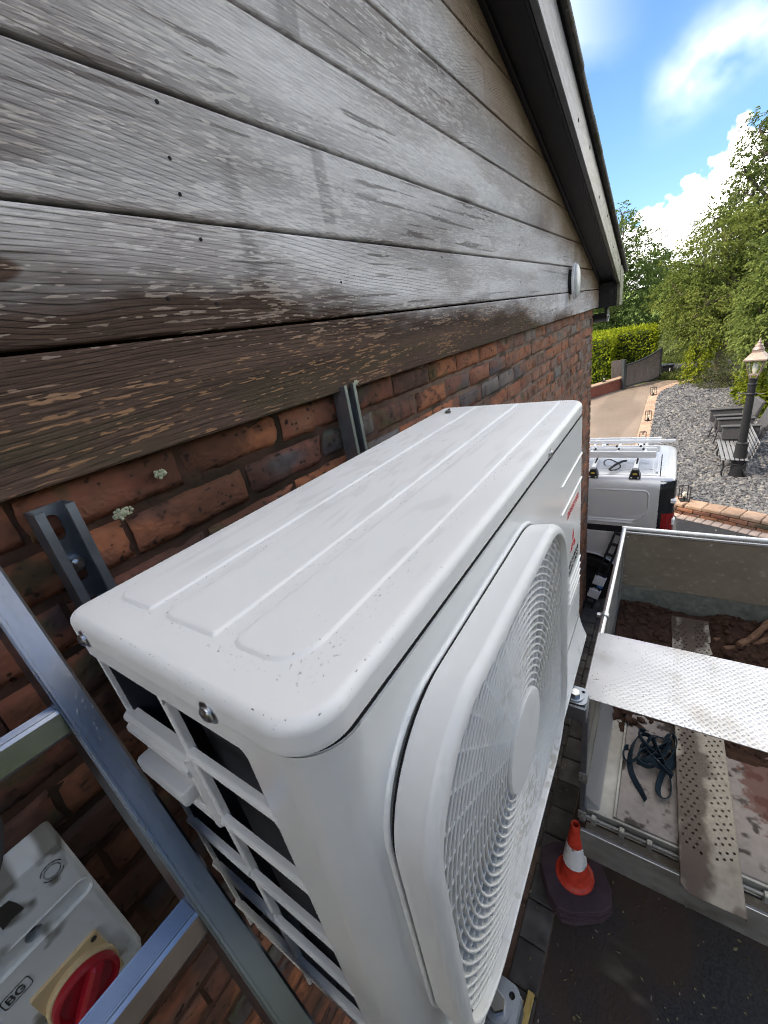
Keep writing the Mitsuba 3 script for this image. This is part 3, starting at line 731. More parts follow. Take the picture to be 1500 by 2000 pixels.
obj('bargeboard_lining', sloped(RX0, 4.72, 0.4745, 0.490, 0.004, 0.17), 'm_black', roof)
obj('soffit', sloped(RX0, 4.80, 0.4905, CY + 0.02, 0.040, 0.056), 'm_black', roof)
obj('soffit_moulding', sloped(RX0, 4.74, CY - 0.022, CY - 0.003, 0.018, 0.0395), 'm_black', roof)
obj('verge_underlay', sloped(RX0, 5.0, 0.436, 0.52, 0.1785, 0.200), 'm_black_matt', roof)  # black strip paints the shadow line between bargeboard and tiles
xv = 5.06; k = 0
while xv > RX0:
    m = cham([xv - 0.318, 0.418 + 0.001 * rng.normal(), 0.188], [xv, 0.56, 0.2145 + 0.0], 0.005); v = m.vertices
    m.vertices = np.stack([v[:, 0], v[:, 1], v[:, 2] + BZ(v[:, 0]) + 0.004 * (v[:, 0] - (xv - 0.318)) / 0.318], 1)
    obj('verge_tile', m, 'm_tile', roof); xv -= 0.312
for xn in (1.98, 2.62, 2.95, 3.33, 3.72, 4.14, 4.5):
    zc = BZ(xn) + 0.10 + 0.03 * math.sin(xn * 9)
    obj('nail', xz(place(trimesh.creation.cylinder(0.0075, 0.004, sections=10), (xn, zc, 0.0)), 0.4495), 'm_black_matt', roof)
# boxed end of the eaves
ebx = obj('eaves_box', cat(cham([4.725, 0.4745, -0.112], [5.02, 0.90, 0.10], 0.004), cham([4.715, 0.4745, -0.1], [4.7245, 0.49, 0.09], 0.001)), 'm_black', house)
obj('end_board', cham([4.722, 0.447, -0.115], [4.99, 0.4725, 0.215], 0.003), 'm_barge', ebx)
obj('joint_strip', bar((4.72, 0.52, 0.0), (4.72, 0.485, 0.06), 0.004, 0.004), 'm_zinc', ebx)
# half-round gutter with its stop end, seen from the gable
a = np.linspace(math.pi, 2 * math.pi, 17); gr = 0.078
ro = [(gr * math.cos(t), gr * math.sin(t)) for t in a]; ri = [((gr - 0.004) * math.cos(t), (gr - 0.004) * math.sin(t)) for t in a[::-1]]
def xprof(poly, y0, y1):
    m = extr(poly, y1 - y0); v = m.vertices
    m.vertices = np.stack([v[:, 0], y0 + v[:, 2], v[:, 1]], 1); m.faces = m.faces[:, ::-1]; return m
g_ = xprof(Polygon(ro + ri), 0.56, 7.5); g_.vertices += (4.84, 0, -0.160)
gut = obj('gutter', g_, 'm_black', house)
e_ = xprof(Polygon(ro), 0.552, 0.5595); e_.vertices += (4.84, 0, -0.160)
obj('stop_end', cat(e_, cham((4.765, 0.548, -0.168), (4.915, 0.575, -0.114), 0.004)), 'm_black', gut)
obj('rim', tube([(4.84 + (gr + 0.002) * math.cos(t), 0.550, -0.160 + (gr + 0.002) * math.sin(t)) for t in a], 0.0050, 6), 'm_zinc', gut)  # pale tube paints the light caught on the black rim
obj('tag', box((4.81, 0.5495, -0.190), (4.875, 0.5515, -0.176)), 'm_white', gut)

# oval lamp on the cladding
ol = thing('wall_lamp', 'grey oval bulkhead lamp on the cladding near the far corner', 'lamp')
def ov(s, h): 
    a = np.arange(40) * 2 * np.pi / 40
    return np.stack([0.085 * s * np.cos(a), 0.105 * s * np.sin(a)], 1)
cx, cz = 3.36, 0.115
obj('back_plate', xz(loft([np.column_stack([ov(0.72, 0) , np.full(40, d)]) for d in (0.0, 0.03)], cap1=True), CY).apply_translation((cx, 0, cz)), 'm_black', ol)
prof = [(0.97, 0.028), (1.0, 0.033), (1.0, 0.044), (0.94, 0.052), (0.72, 0.060), (0.3, 0.064)]
m = loft([np.column_stack([ov(s, 0), np.full(40, d)]) for s, d in prof], cap0=True, cap1=True)
obj('diffuser', mikit.ply(xz(m, CY).apply_translation((cx, 0, cz)), mat('m_opal', (0.44, 0.46, 0.465), 0.35), smooth=40), None, ol)
m = loft([np.column_stack([ov(s, 0), np.full(40, d)]) for s, d in ((1.02, 0.026), (1.045, 0.030), (1.045, 0.040), (1.015, 0.0425))], cap0=True)
obj('bezel', mikit.ply(xz(m, CY).apply_translation((cx, 0, cz)), 'm_white', smooth=40), None, ol)

# ================================================================== the outdoor unit of the air conditioner
ac = thing('outdoor_unit', 'white air conditioner outdoor unit hung on the brick wall below the cladding', 'air conditioner')
AX0, AX1, AY0, AY1, AZT, AZB = 0.080, 0.878, 0.134, 0.430, -0.1745, -0.728
# lid: rounded tray with pressed panels
def tray(x0, x1, y0, y1, r4, zt, zb, fil):
    rings = []
    def ring(ins, z):
        P = rrect(x0 + ins, x1 - ins, y0 + ins, y1 - ins, [max(r - ins, 0.002) for r in r4], 12)
        return np.column_stack([P, np.full(len(P), z)])
    rings.append(ring(0.0025, zb)); rings.append(ring(0.0008, zb + 0.0005)); rings.append(ring(0, zb + 0.002)); rings.append(ring(0, zb + 0.006))
    for a in np.radians(np.linspace(0, 90, 9)):
        rings.append(ring(fil * (1 - math.cos(a)), zt - fil * (1 - math.sin(a))))
    rings.append(ring(fil + 0.02, zt + 0.0008))
    return loft(rings, cap1=True)
lidm = tray(AX0 - 0.0025, AX1 + 0.0025, AY0 - 0.0005, AY1 + 0.003, [0.016, 0.018, 0.034, 0.034], AZT, AZT - 0.0235, 0.0085)
lid = obj('lid', mikit.ply(lidm, 'm_enamel_lid', smooth=40), None, ac)
def panel(x0, x1, y0, y1, r4, h=0.0017, sl=0.0040):
    rr = []
    for ins, z in ((0, -0.0003), (0.0012, 0.0003), (sl - 0.0012, h - 0.0003), (sl, h), (sl + 0.004, h + 0.0002)):
        P = rrect(x0 + ins, x1 - ins, y0 + ins, y1 - ins, [max(r - ins, 0.001) for r in r4], 8)
        rr.append(np.column_stack([P, np.full(len(P), AZT + 0.0008 + z)]))
    return loft(rr, cap1=True)
for y0, y1, r4 in ((0.342, 0.407, [0.012, 0.020, 0.004, 0.004]), (0.254, 0.326, [0.004, 0.012, 0.004, 0.004]), (0.172, 0.239, [0.004, 0.014, 0.030, 0.010])):
    obj('pressed_panel', mikit.ply(panel(0.112, 0.862, y0, y1, r4), 'm_enamel_lid', smooth=30), None, lid)
def screw(c, nrm, r=0.0058):
    m = lathe([(r * 1.5, 0), (r * 1.5, 0.0008), (r, 0.0012), (r, 0.0026), (r * 0.72, 0.0040), (r * 0.25, 0.0046), (0.0001, 0.0047)], 16)
    x, y, z = frame_z(nrm); m.vertices = np.asarray(c) + m.vertices[:, :1] * x + m.vertices[:, 1:2] * y + m.vertices[:, 2:3] * z
    a = cham([-r * 0.8, -0.0007, 0.0040], [r * 0.8, 0.0007, 0.0052], 0.0002); b = cham([-0.0007, -r * 0.8, 0.0040], [0.0007, r * 0.8, 0.0052], 0.0002)
    for q_ in (a, b): q_.vertices = np.asarray(c) + q_.vertices[:, :1] * x + q_.vertices[:, 1:2] * y + q_.vertices[:, 2:3] * z
    return mikit.ply(m, 'm_steel', smooth=40)
for c in ((AX0 - 0.0025, 0.398, -0.1915), (AX0 - 0.0025, 0.219, -0.1915)):
    obj('screw', screw(c, (-1, 0, 0)), None, lid)
obj('screw', screw((0.586, AY0 - 0.0005, -0.190), (0, -1, 0), 0.0045), None, lid)
# printed warning mark, worn
pm = [place(extr(Polygon([(0, 0), (0.018, 0.002), (0.030, 0.010), (0.026, 0.016), (0.012, 0.012), (0.004, 0.014)]), 0.0003), (0.798, 0.378, AZT + 0.0045), 0.3),
      place(extr(Polygon([(0, 0), (0.012, 0.003), (0.014, 0.008), (0.003, 0.006)]), 0.0003), (0.826, 0.392, AZT + 0.0045), 0.2)]
obj('warning_mark', cat(pm), 'm_lid_print', lid, label='black worn mark in the far rear corner of the lid')

# casing: bent sheet in plan, front panel with the fan's round opening, base
def strip(pts, t=0.0016): return LineString(pts).buffer(t / 2, cap_style=2, join_style=1)
ar = lambda cx, cy, r, a0, a1, n=12: [(cx + r * math.cos(t), cy + r * math.sin(t)) for t in np.radians(np.linspace(a0, a1, n))]
FR = 0.036
def sheet_up(path, z0, z1, inset=0.0016):
    """open plan path -> vertical sheet with thickness, smooth"""
    P = np.array(path); 
    d = np.gradient(P, axis=0); d /= np.linalg.norm(d, axis=1, keepdims=True); nn = np.column_stack([d[:, 1], -d[:, 0]])
    Q = P - nn * inset
    loop = np.vstack([P, Q[::-1]])
    return loft([np.column_stack([loop, np.full(len(loop), z)]) for z in np.linspace(z0, z1, 8)], cap0=False)
FY = AY0 + 0.0012                                        # front face
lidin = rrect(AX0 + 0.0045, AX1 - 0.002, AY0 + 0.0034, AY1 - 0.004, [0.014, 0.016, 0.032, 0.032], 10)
obj('lid_seam', mikit.ply(loft([np.column_stack([lidin, np.full(len(lidin), z)]) for z in (AZT - 0.036, AZT - 0.018)]), 'm_black_matt', smooth=30), None, ac)  # dark strip draws the shadow line under the lid
col = [(AX0 + 0.002, 0.206), (AX0 + 0.002, 0.200), (AX0 + 0.002, 0.19)] + ar(AX0 + 0.002 + FR, FY + FR, FR, 180, 270) + [(AX0 + 0.002 + FR + 0.002, FY)]
case = obj('casing', mikit.ply(sheet_up(col, AZB, AZT - 0.0305), 'm_enamel', smooth=35), None, ac)
fc = (0.318, -0.436); KZ = 0.972
fp = Polygon([(AX0 + FR + 0.004, AZB), (AX1 - 0.020, AZB), (AX1 - 0.020, AZT - 0.0305), (AX0 + FR + 0.004, AZT - 0.0305)]).difference(Point(*fc).buffer(0.198, 48))
fpm = xz(extr(fp, 0.0016), FY + 0.0016)
obj('front_panel', mikit.ply(fpm, 'm_enamel', smooth=30), None, case)
cr = [(AX1 - 0.020, FY)] + ar(AX1 - 0.018, FY + 0.018, 0.018, 270, 360) + [(AX1, 0.2), (AX1, 0.40)] + ar(AX1 - 0.012, AY1 - 0.014, 0.012, 0, 90) + [(0.6, AY1 - 0.002), (0.3, AY1 - 0.002), (AX0 + 0.03, AY1 - 0.002)]
obj('side_panel', mikit.ply(sheet_up(cr, AZB, AZT - 0.0305), 'm_enamel', smooth=35), None, case)
# flared foot of the front panel
rings = []
for t in np.linspace(0, 1, 8):
    z = AZB + 0.052 - 0.060 * t; o = 0.0165 * t ** 1.5
    P = rrect(AX0 + 0.008, AX1 + 0.0012 + 0.002 * t, FY - 0.0012 - o, AY1 - 0.003, [0.002, 0.002, 0.02, 0.02], 8)
    rings.append(np.column_stack([P, np.full(len(P), z)]))
obj('base_pan', mikit.ply(loft(rings, cap1=True), 'm_grille', smooth=35), None, case)
# embossed swage lines on the right part of the front
for z, x0, x1 in ((-0.2775, 0.672, 0.862), (-0.329, 0.671, 0.862), (-0.5135, 0.742, 0.862), (-0.531, 0.742, 0.862), (-0.548, 0.742, 0.862), (-0.565, 0.742, 0.862)):
    obj('swage_line', cham([x0, FY - 0.0022, z - 0.0022], [x1, FY + 0.001, z + 0.0022], 0.0015), 'm_enamel', case)
obj('label_plate', box([0.70, FY - 0.0006, -0.66], [0.862, FY, -0.585]), 'm_label', case)
# the fan opening: shroud, motor, blades
a = np.arange(65) * 2 * np.pi / 64
def cyl_y(r, y0, y1, n=64):
    a = np.arange(n) * 2 * np.pi / n
    return loft([np.column_stack([fc[0] + r * np.cos(a), np.full(n, y), fc[1] + r * np.sin(a)]) for y in (y0, y1)])
obj('fan_shroud', cat(cyl_y(0.1985, FY - 0.001, 0.20), xz(extr(Polygon([(AX0 + 0.03, AZB + 0.02), (AX1 - 0.03, AZB + 0.02), (AX1 - 0.03, AZT - 0.05), (AX0 + 0.03, AZT - 0.05)]), 0.002), 0.34)), 'm_inside', ac)
fan = obj('fan', mikit.ply(xz(lathe([(0.0001, 0.03), (0.03, 0.028), (0.048, 0.02), (0.052, 0.0), (0.052, -0.04)], 32), 0.205).apply_translation((fc[0], 0, fc[1])), 'm_fan', smooth=40), None, ac)
for kb in range(3):
    V = []
    for r in np.linspace(0.048, 0.190, 9):
        sw = 0.9 * (r - 0.048) / 0.142
        row = []
        for t in np.linspace(0, 1, 9):
            ang = kb * 2.094 + 0.4 + sw * 0.5 + (t - 0.5) * (1.45 - 0.3 * (r / 0.19))
            row.append((fc[0] + r * math.cos(ang), 0.195 + 0.05 * (t - 0.5) + 0.012 * math.sin(t * 3.1), fc[1] + r * math.sin(ang)))
        V.append(row)
    obj('blade', mikit.ply(loft(V, closed=False), 'm_fan', smooth=True), None, fan)

# fan guard: deep square tray with rounded corners, rings, spokes and hub cap
def sq(h, r, y, n=14):
    P = rrect(fc[0] - h, fc[0] + h, fc[1] - h * KZ, fc[1] + h * KZ, r, n)
    return np.column_stack([P[:, 0], np.full(len(P), y), P[:, 1]])
gR = 0.100
prof = [(0.2050, 0.1295), (0.2062, 0.1282), (0.2085, 0.116), (0.2098, 0.1055)] + [(0.2098 - 0.0095 * (1 - math.cos(t)), 0.1055 - 0.0095 * math.sin(t)) for t in np.radians(np.linspace(12, 90, 7))] + \
       [(0.1990, 0.0957), (0.1978, 0.0963), (0.1970, 0.0980), (0.1966, 0.1220)]
padp = [(0.2062, 0.146), (0.2060, 0.1352), (0.2056, 0.1330), (0.2048, 0.1322), (0.2030, 0.1320), (0.2025, 0.138)]
obj('raised_pad', mikit.ply(loft([sq(h, max(gR - (0.218 - h) - 0.004, 0.02), y) for h, y in padp]), 'm_enamel', smooth=50), None, case)
guard = obj('fan_guard', mikit.ply(loft([sq(h, max(gR - (0.210 - h), 0.02), y) for h, y in prof]), 'm_grille', smooth=40), None, ac)
obj('shadow_gasket', mikit.ply(loft([sq(h, gR - (0.210 - h), y) for h, y in ((0.2026, 0.1285), (0.2026, 0.1325))]), 'm_black_matt', smooth=40), None, guard)  # black band paints the shaded gap behind the guard
hi_ = 0.1968; ri_ = gR - 0.0132
def inside(px, pz):
    x, z = np.abs(px - fc[0]), np.abs(pz - fc[1]) / KZ
    c = hi_ - ri_
    return (x <= hi_) & (z <= hi_) & ~((x > c) & (z > c) & (np.hypot(x - c, z - c) > ri_))
dome = lambda r: 0.1030
RINGS = 0.0635 + 0.0081 * np.arange(25)
for r in RINGS:
    n = 128; t = np.arange(n) * 2 * np.pi / n
    okv = inside(fc[0] + r * np.cos(t), fc[1] + r * np.sin(t))
    if not okv.any(): continue
    y0 = dome(r); w = 0.00105; dep = 0.0155
    pr = [(r - w, y0 + 0.0006), (r - w * 0.4, y0), (r + w * 0.4, y0), (r + w, y0 + 0.0006), (r + w * 0.8, y0 + dep), (r - w * 0.8, y0 + dep)]
    R = np.array([[(fc[0] + q_ * math.cos(a_), y, fc[1] + q_ * math.sin(a_)) for q_, y in pr] for a_ in t])
    keep = okv & np.roll(okv, -1)
    def strip_(ids):
        f = []
        for i in ids:
            i2 = (i + 1) % n
            for j in range(6):
                f.append((i * 6 + j, i2 * 6 + j, i2 * 6 + (j + 1) % 6, i * 6 + (j + 1) % 6))
        m = TM(R.reshape(-1, 3), np.array(f)[:, ::-1]); m.remove_unreferenced_vertices()
        obj('ring', mikit.ply(m, 'm_grille', smooth=40), None, guard)
    if keep.all(): strip_(range(n)); continue
    st0 = int(np.flatnonzero(~keep)[0]); run = []
    for i in list(range(st0, st0 + n + 1)):
        if keep[i % n] and i < st0 + n: run.append(i % n)
        elif run: strip_(run); run = []
NSP = 48
for k in range(NSP):
    t = 2 * np.pi * (k + 0.667) / NSP
    ux, uz = math.cos(t), math.sin(t)
    rr = np.linspace(0.04, 0.30, 500); r1 = rr[inside(fc[0] + rr * ux, fc[1] + rr * uz)].max() + 0.001
    r0 = 0.05 if k % 2 == 1 else 0.142
    vs = []
    for r in np.linspace(r0, r1, 8):
        y = dome(r) + 0.0012
        px, pz = fc[0] + r * ux, fc[1] + r * uz; w = 0.00115
        vs.append([(px - uz * w, y, pz + ux * w), (px + uz * w, y, pz - ux * w), (px + uz * w, y + 0.0150, pz - ux * w), (px - uz * w, y + 0.0150, pz + ux * w)])
    obj('spoke', mikit.ply(loft(vs, cap0=True, cap1=True), 'm_grille'), None, guard)
hub = xz(lathe([(0.0565, -0.006), (0.0565, 0.0015), (0.0558, 0.0026), (0.054, 0.0031), (0.02, 0.0034), (0.0001, 0.0035)], 48), dome(0.03)).apply_translation((fc[0], 0, fc[1]))
obj('hub_cap', mikit.ply(hub, 'm_grille', smooth=35), None, guard)

# coil guard on the near side: frame strips, bars, carrying handle; dark coil behind
SX = AX0 + 0.002
gd = obj('coil_guard', yz(cat(extr(sbox(0.200, AZT - 0.0505, 0.4345, AZT - 0.0305), 0.004)), SX + 0.004), 'm_guard', ac)
def hbar(y0, y1, z, r=0.0048, x=SX - 0.001):
    a = np.radians(np.linspace(90, 270, 9))
    rg = [[(x + 0.004 + 0.6 * r * math.cos(t) * 1.4, y, z + r * math.sin(t)) for t in a] + [(x + 0.008, y, z - r), (x + 0.008, y, z + r)] for y in (y0, y1)]
    return loft(rg, cap0=True, cap1=True)
def vbar(y, z0, z1, r=0.0034, x=SX):
    a = np.radians(np.linspace(90, 270, 9))
    rg = [[(x + 0.004 + 0.8 * r * math.cos(t), y + r * math.sin(t), z) for t in a] + [(x + 0.009, y - r, z), (x + 0.009, y + r, z)] for z in (z0, z1)]
    return loft(rg, cap0=True, cap1=True)
zs = [-0.2965, -0.389, -0.4805, -0.571, -0.664]
for k, z in enumerate(zs):
    obj('guard_bar', mikit.ply(hbar(0.2035, 0.3165, z), 'm_guard', smooth=40), None, gd)
    if k: obj('guard_bar', mikit.ply(hbar(0.3195, 0.433, z - 0.002), 'm_guard', smooth=40), None, gd)
obj('upright', mikit.ply(vbar(0.318, AZT - 0.052, AZB), 'm_guard', smooth=40), None, gd)
obj('upright', mikit.ply(vbar(0.4335, AZT - 0.048, AZB, 0.0018), 'm_guard', smooth=40), None, gd)
obj('upright', mikit.ply(vbar(0.2055, AZT - 0.052, AZB, 0.0022), 'm_guard', smooth=40), None, gd)
# gussets that round the openings' corners
gz = []
for z in [AZT - 0.0505] + [q_ - 0.0045 for q_ in zs]:
    for y, s in ((0.2075, 1),):
        gz.append(yz(extr(Polygon([(y, z), (y + 0.012, z), (y + 0.004, z - 0.004), (y, z - 0.012)]), 0.005), SX + 0.006))
gz.append(yz(extr(Polygon([(0.3145, AZT - 0.0505), (0.3005, AZT - 0.0505), (0.3105, AZT - 0.0545), (0.3145, AZT - 0.0625)]), 0.005), SX + 0.006))
for g_z in gz: obj('gusset', g_z, 'm_guard', gd)
def yprof(poly, y0, y1):
    m = extr(poly, y1 - y0); v = m.vertices
    m.vertices = np.stack([v[:, 0], y0 + v[:, 2], v[:, 1]], 1); m.faces = m.faces[:, ::-1]; return m
hp = Polygon([(SX + 0.010, -0.3005), (SX + 0.001, -0.3015), (SX - 0.0025, -0.3045), (SX - 0.0030, -0.3085), (SX - 0.0005, -0.3115), (SX - 0.0010, -0.3145), (SX - 0.0045, -0.3170), (SX - 0.0050, -0.3225), (SX - 0.0020, -0.3265), (SX + 0.003, -0.3280), (SX + 0.010, -0.3280)])
hd = obj('handle', mikit.ply(yprof(hp, 0.3225, 0.4325), 'm_enamel_h', smooth=28), None, gd)
obj('handle_frame', cat(cham([SX - 0.002, 0.3190, -0.402], [SX + 0.010, 0.3315, -0.302], 0.003), cham([SX - 0.001, 0.3320, -0.402], [SX + 0.010, 0.4320, -0.392], 0.003)), 'm_enamel_h', hd)
obj('grip', mikit.ply(cham([SX - 0.013, 0.340, -0.370], [SX + 0.006, 0.426, -0.350], 0.003), 'm_enamel_h', smooth=50), None, hd)
obj('recess', box([SX + 0.008, 0.333, -0.39], [SX + 0.012, 0.42, -0.32]), 'm_enamel_h', hd)
obj('coil', yz(extr(Polygon([(0.19, AZB + 0.004), (0.330, AZB + 0.004), (0.330, AZT - 0.05), (0.19, AZT - 0.05)]), 0.02), SX + 0.045), 'm_coil', ac)
obj('inner_wall', cat(box([SX + 0.11, 0.325, AZB + 0.005], [SX + 0.113, AY1 - 0.004, AZT - 0.05]), box([SX + 0.006, AY1 - 0.006, AZB + 0.005], [SX + 0.11, AY1 - 0.0045, AZT - 0.05])), 'm_inside', ac)
sp_ = trimesh.creation.icosphere(3, 1.0); v = sp_.vertices * (1 + 0.16 * (meshkit.fbm(sp_.vertices * 3, 3) - 0.5)[:, None]) * [0.024, 0.030, 0.026]
obj('pipe_lagging', mikit.ply(TM(v + [SX + 0.055, 0.338, -0.262], sp_.faces), 'm_moss', smooth=True), None, ac)

# printed marks of the front: red word, three red diamonds, two black words
def word(txt, x0, z0, h, w, bsdf, y=FY, bold=True):
    m = meshkit.text_mesh(txt, h, 0.0004, bold); s = w / (m.bounds[1, 0] - m.bounds[0, 0]); v = m.vertices
    m.vertices = np.stack([(v[:, 0] - m.bounds[0, 0]) * s, v[:, 1], v[:, 2]], 1)
    m = xz(m, y - 0.0001); m.vertices += (x0, 0, z0); return m
obj('lettering', word('INVERTER', 0.722, -0.361, 0.0125, 0.110, 0), 'm_red_print', case)
cx, cz, s = 0.7785, -0.4345, 0.0165
h3 = s * math.sqrt(3)
rh = lambda a0: Polygon([(cx, cz), (cx + s * math.cos(math.radians(a0 - 30)) , cz + s * math.sin(math.radians(a0 - 30))), (cx + h3 * math.cos(math.radians(a0)), cz + h3 * math.sin(math.radians(a0))), (cx + s * math.cos(math.radians(a0 + 30)), cz + s * math.sin(math.radians(a0 + 30)))])
for a0 in (90, 210, 330):
    obj('emblem', xz(extr(rh(a0), 0.0004), FY - 0.0001), 'm_red_print', case)
obj('lettering', word('MITSUBISHI', 0.739, -0.478, 0.0105, 0.098, 0), 'm_black_print', case)
obj('lettering', word('ELECTRIC', 0.739, -0.494, 0.0105, 0.098, 0), 'm_black_print', case)

# ================================================================== wall bracket: two slotted rails, arms, bolts, rubber-footed plates
def rail(x, ztop, lab):
    k = thing('bracket_rail', lab, 'bracket', None)
    w = 0.043; yb, yf = WY - 0.003, 0.604
    U = Polygon([(0, 0), (w, 0), (w, yb - yf), (w - 0.010, yb - yf), (w - 0.010, yb - yf - 0.006), (w - 0.007, yb - yf - 0.0025), (w - 0.0028, yb - yf - 0.0025), (w - 0.0028, 0.0028), (0.0028, 0.0028), (0.0028, yb - yf - 0.0025), (0.007, yb - yf - 0.0025), (0.010, yb - yf - 0.006), (0.010, yb - yf), (0, yb - yf)])
    m = man(extr(U, 0.82))
    for kk in range(10):
        z = 0.82 - 0.030 - 0.0625 * kk
        slot = affinity.translate(LineString([(0, -0.009), (0, 0.009)]).buffer(0.0085, 10), w / 2, z)
        c = extr(slot, 0.012); v = c.vertices
        c.vertices = np.stack([v[:, 0], v[:, 2] - 0.006, v[:, 1]], 1); c.faces = c.faces[:, ::-1]
        m = m - man(c)
    m = tri(m); v = m.vertices
    m.vertices = np.stack([x + v[:, 0], yb - v[:, 1], ztop - 0.82 + v[:, 2]], 1); m.faces = m.faces[:, ::-1]
    obj('channel', mikit.ply(m, 'm_zinc', smooth=35), None, k)
    for z in (ztop - 0.082, ztop - 0.55):
        hx = loft([[(r * math.cos(t), r * math.sin(t), h) for t in np.radians(np.arange(0, 360, 60))] for r, h in ((0.0098, 0.0), (0.0102, 0.001), (0.0102, 0.0075), (0.0088, 0.0092))], cap1=True)
        b = obj('bolt', mikit.ply(cat(xz(hx, yb - 0.0055), xz(lathe([(0.0055, 0.008), (0.0055, 0.016), (0.0045, 0.0175), (0.0001, 0.0176)], 12), yb - 0.0055)).apply_translation((x + w / 2 + 0.001, 0, z)), 'm_steel', smooth=30), None, k)
        obj('washer', xz(lathe([(0.0135, 0), (0.0135, 0.0022), (0.006, 0.0024)], 20), yb - 0.003).apply_translation((x + w / 2 + 0.001, 0, z)), 'm_zinc', b)
    return k
r1 = rail(0.1335, -0.121, 'near galvanised bracket rail with oval slots beside the ladder')
r2 = rail(0.7450, -0.086, 'far galvanised bracket rail rising behind the middle of the lid')
mount = thing('mounting_arm', 'near galvanised mounting arm with a bolt at the foot of the fan guard', 'bracket')
mount2 = thing('mounting_arm', 'far galvanised mounting arm with a hexagon bolt beside the trailer', 'bracket')
for k, xa, xr in ((mount, 0.193, 0.155), (mount2, 0.690, 0.766)):
    arm = cat(cham([xa - 0.021, 0.088, -0.805], [xa + 0.021, 0.60, -0.762], 0.003), bar((xr, 0.592, -0.785), (xa, 0.592, -0.785), 0.04, 0.02))
    obj('arm', arm, 'm_zinc', k)
    obj('rubber_pad', cham([xa - 0.020, 0.096, -0.7618], [xa + 0.020, 0.160, -0.7535], 0.003), 'm_rubber', k)
    pl = extr(Polygon(rrect(xa - 0.023, xa + 0.023, 0.0885, 0.165, 0.012, 8)).difference(Point(xa + 0.012, 0.0985).buffer(0.0036)), 0.003)
    pl.vertices += (0, 0, -0.7533); obj('foot_plate', pl, 'm_zinc', k)
    hx = loft([[(r * math.cos(t), r * math.sin(t), h) for t in np.radians(np.arange(10, 370, 60))] for r, h in ((0.0105, 0.0), (0.0108, 0.001), (0.0108, 0.007), (0.0094, 0.009))], cap1=True)
    b = obj('bolt', cat(hx).apply_translation((xa - 0.004, 0.112, -0.7475)), 'm_steel', k)
    obj('washer', lathe([(0.0165, 0), (0.0165, 0.0022), (0.006, 0.0024)], 24).apply_translation((xa - 0.004, 0.112, -0.7498)), 'm_zinc', b)
bar_ = thing('cross_rail', 'horizontal galvanised rail behind the outdoor unit', 'bracket') if False else None

# ================================================================== the ladder the photograph was taken from
lad = thing('ladder', 'wet aluminium ladder leaning on the brick wall left of the outdoor unit', 'ladder')
ex = np.array([0.99754841, 0.01972292, -0.06714295]); ey = np.array([-0.05414276, 0.82539987, -0.56194627]); ez = np.array([0.04433656, 0.56420392, 0.82444418])
LP = np.array([0.04584193, 0.45028722, -0.35])
def lad_pt(a, b, c): return LP + ex * a + ey * b + ez * c
def lad_box(x0, x1, y0, y1, z0, z1, b=0.002):
    m = cham([x0, y0, z0], [x1, y1, z1], b); v = m.vertices
    m.vertices = LP + v[:, :1] * ex + v[:, 1:2] * ey + v[:, 2:3] * ez
    return m
L0, L1 = -3.68, 0.262
for s, x0 in ((0, 0.0), (1, -0.405)):
    xi = x0 if s == 0 else x0
    st = cat(lad_box(x0, x0 + 0.0262, 0, 0.062, L0, L1, 0.003), lad_box(x0 - 0.0012, x0 + 0.001, 0.004, 0.010, L0, L1, 0.0004), lad_box(x0 + 0.0002, x0 + 0.0036, -0.0012, 0.001, L0, L1, 0.0004))
    sk = obj('stile', st, 'm_ladder', lad)
    obj('end_cap', lad_box(x0 - 0.002, x0 + 0.028, -0.002, 0.064, L0 - 0.03, L0 + 0.05, 0.004), 'm_rubber', sk)
for k in range(14):
    c = 0.066 - 0.25 * k
    if c < L0 + 0.2: break
    # D-shaped grooved rung, tread kept level
    P = [(-0.015, -0.014), (-0.013, -0.017), (0.015, -0.017), (0.017, -0.014), (0.017, 0.010)]
    for g in range(7):
        y = 0.0165 - g * 0.0045; P += [(y, 0.0135), (y - 0.0012, 0.0118), (y - 0.0028, 0.0118), (y - 0.0038, 0.0135)]
    P += [(-0.0135, 0.0135), (-0.0165, 0.009)]
    o = lad_pt(0, 0.026, c)
    rg = []
    for a in (0.0, -0.379):
        base = o + ex * a
        rg.append([base + np.array([0, 0.95, -0.30]) * y + np.array([0, 0.30, 0.95]) * z for y, z in P])
    rk = obj('rung', loft(rg, cap0=True, cap1=True), 'm_rung', lad)

# work glove on the upper rung
sh = thing('work_glove', 'dark work glove with a grey mesh panel lying on the upper ladder rung', 'glove')
o = lad_pt(-0.052, 0.020, 0.066) + np.array([0, 0, 0.014])
def sole(s, z, tilt=0.0):
    t = np.linspace(0, 2 * np.pi, 40, endpoint=False)
    x = 0.043 * s * np.cos(t) * (1 - 0.10 * np.sin(t)); y = 0.11 * s * np.sin(t)
    return np.column_stack([x - 0.062, y - 0.055, np.full(40, z)])
R = [sole(1.0, 0.0), sole(1.03, 0.004), sole(1.02, 0.018), sole(0.97, 0.024), sole(0.99, 0.030), sole(0.96, 0.046), sole(0.86, 0.062), sole(0.62, 0.074), sole(0.2, 0.079)]
m = loft(R, cap0=True, cap1=True); m.vertices += o
obj('mesh_panel', mikit.ply(m, 'm_mesh_grey', smooth=40), None, sh)
R = [sole(1.05, -0.002), sole(1.06, 0.020), sole(1.015, 0.026)]
m = loft(R, cap0=True); m.vertices += o; obj('palm_edge', mikit.ply(m, 'm_fabric', smooth=40), None, sh)
tt = np.linspace(-0.5, 3.6, 30)
m = tube([(0.043 * 0.97 * math.cos(t) - 0.062 + o[0], 0.11 * 0.9 * math.sin(t) - 0.055 + o[1], 0.050 + o[2]) for t in tt], 0.008, 8)
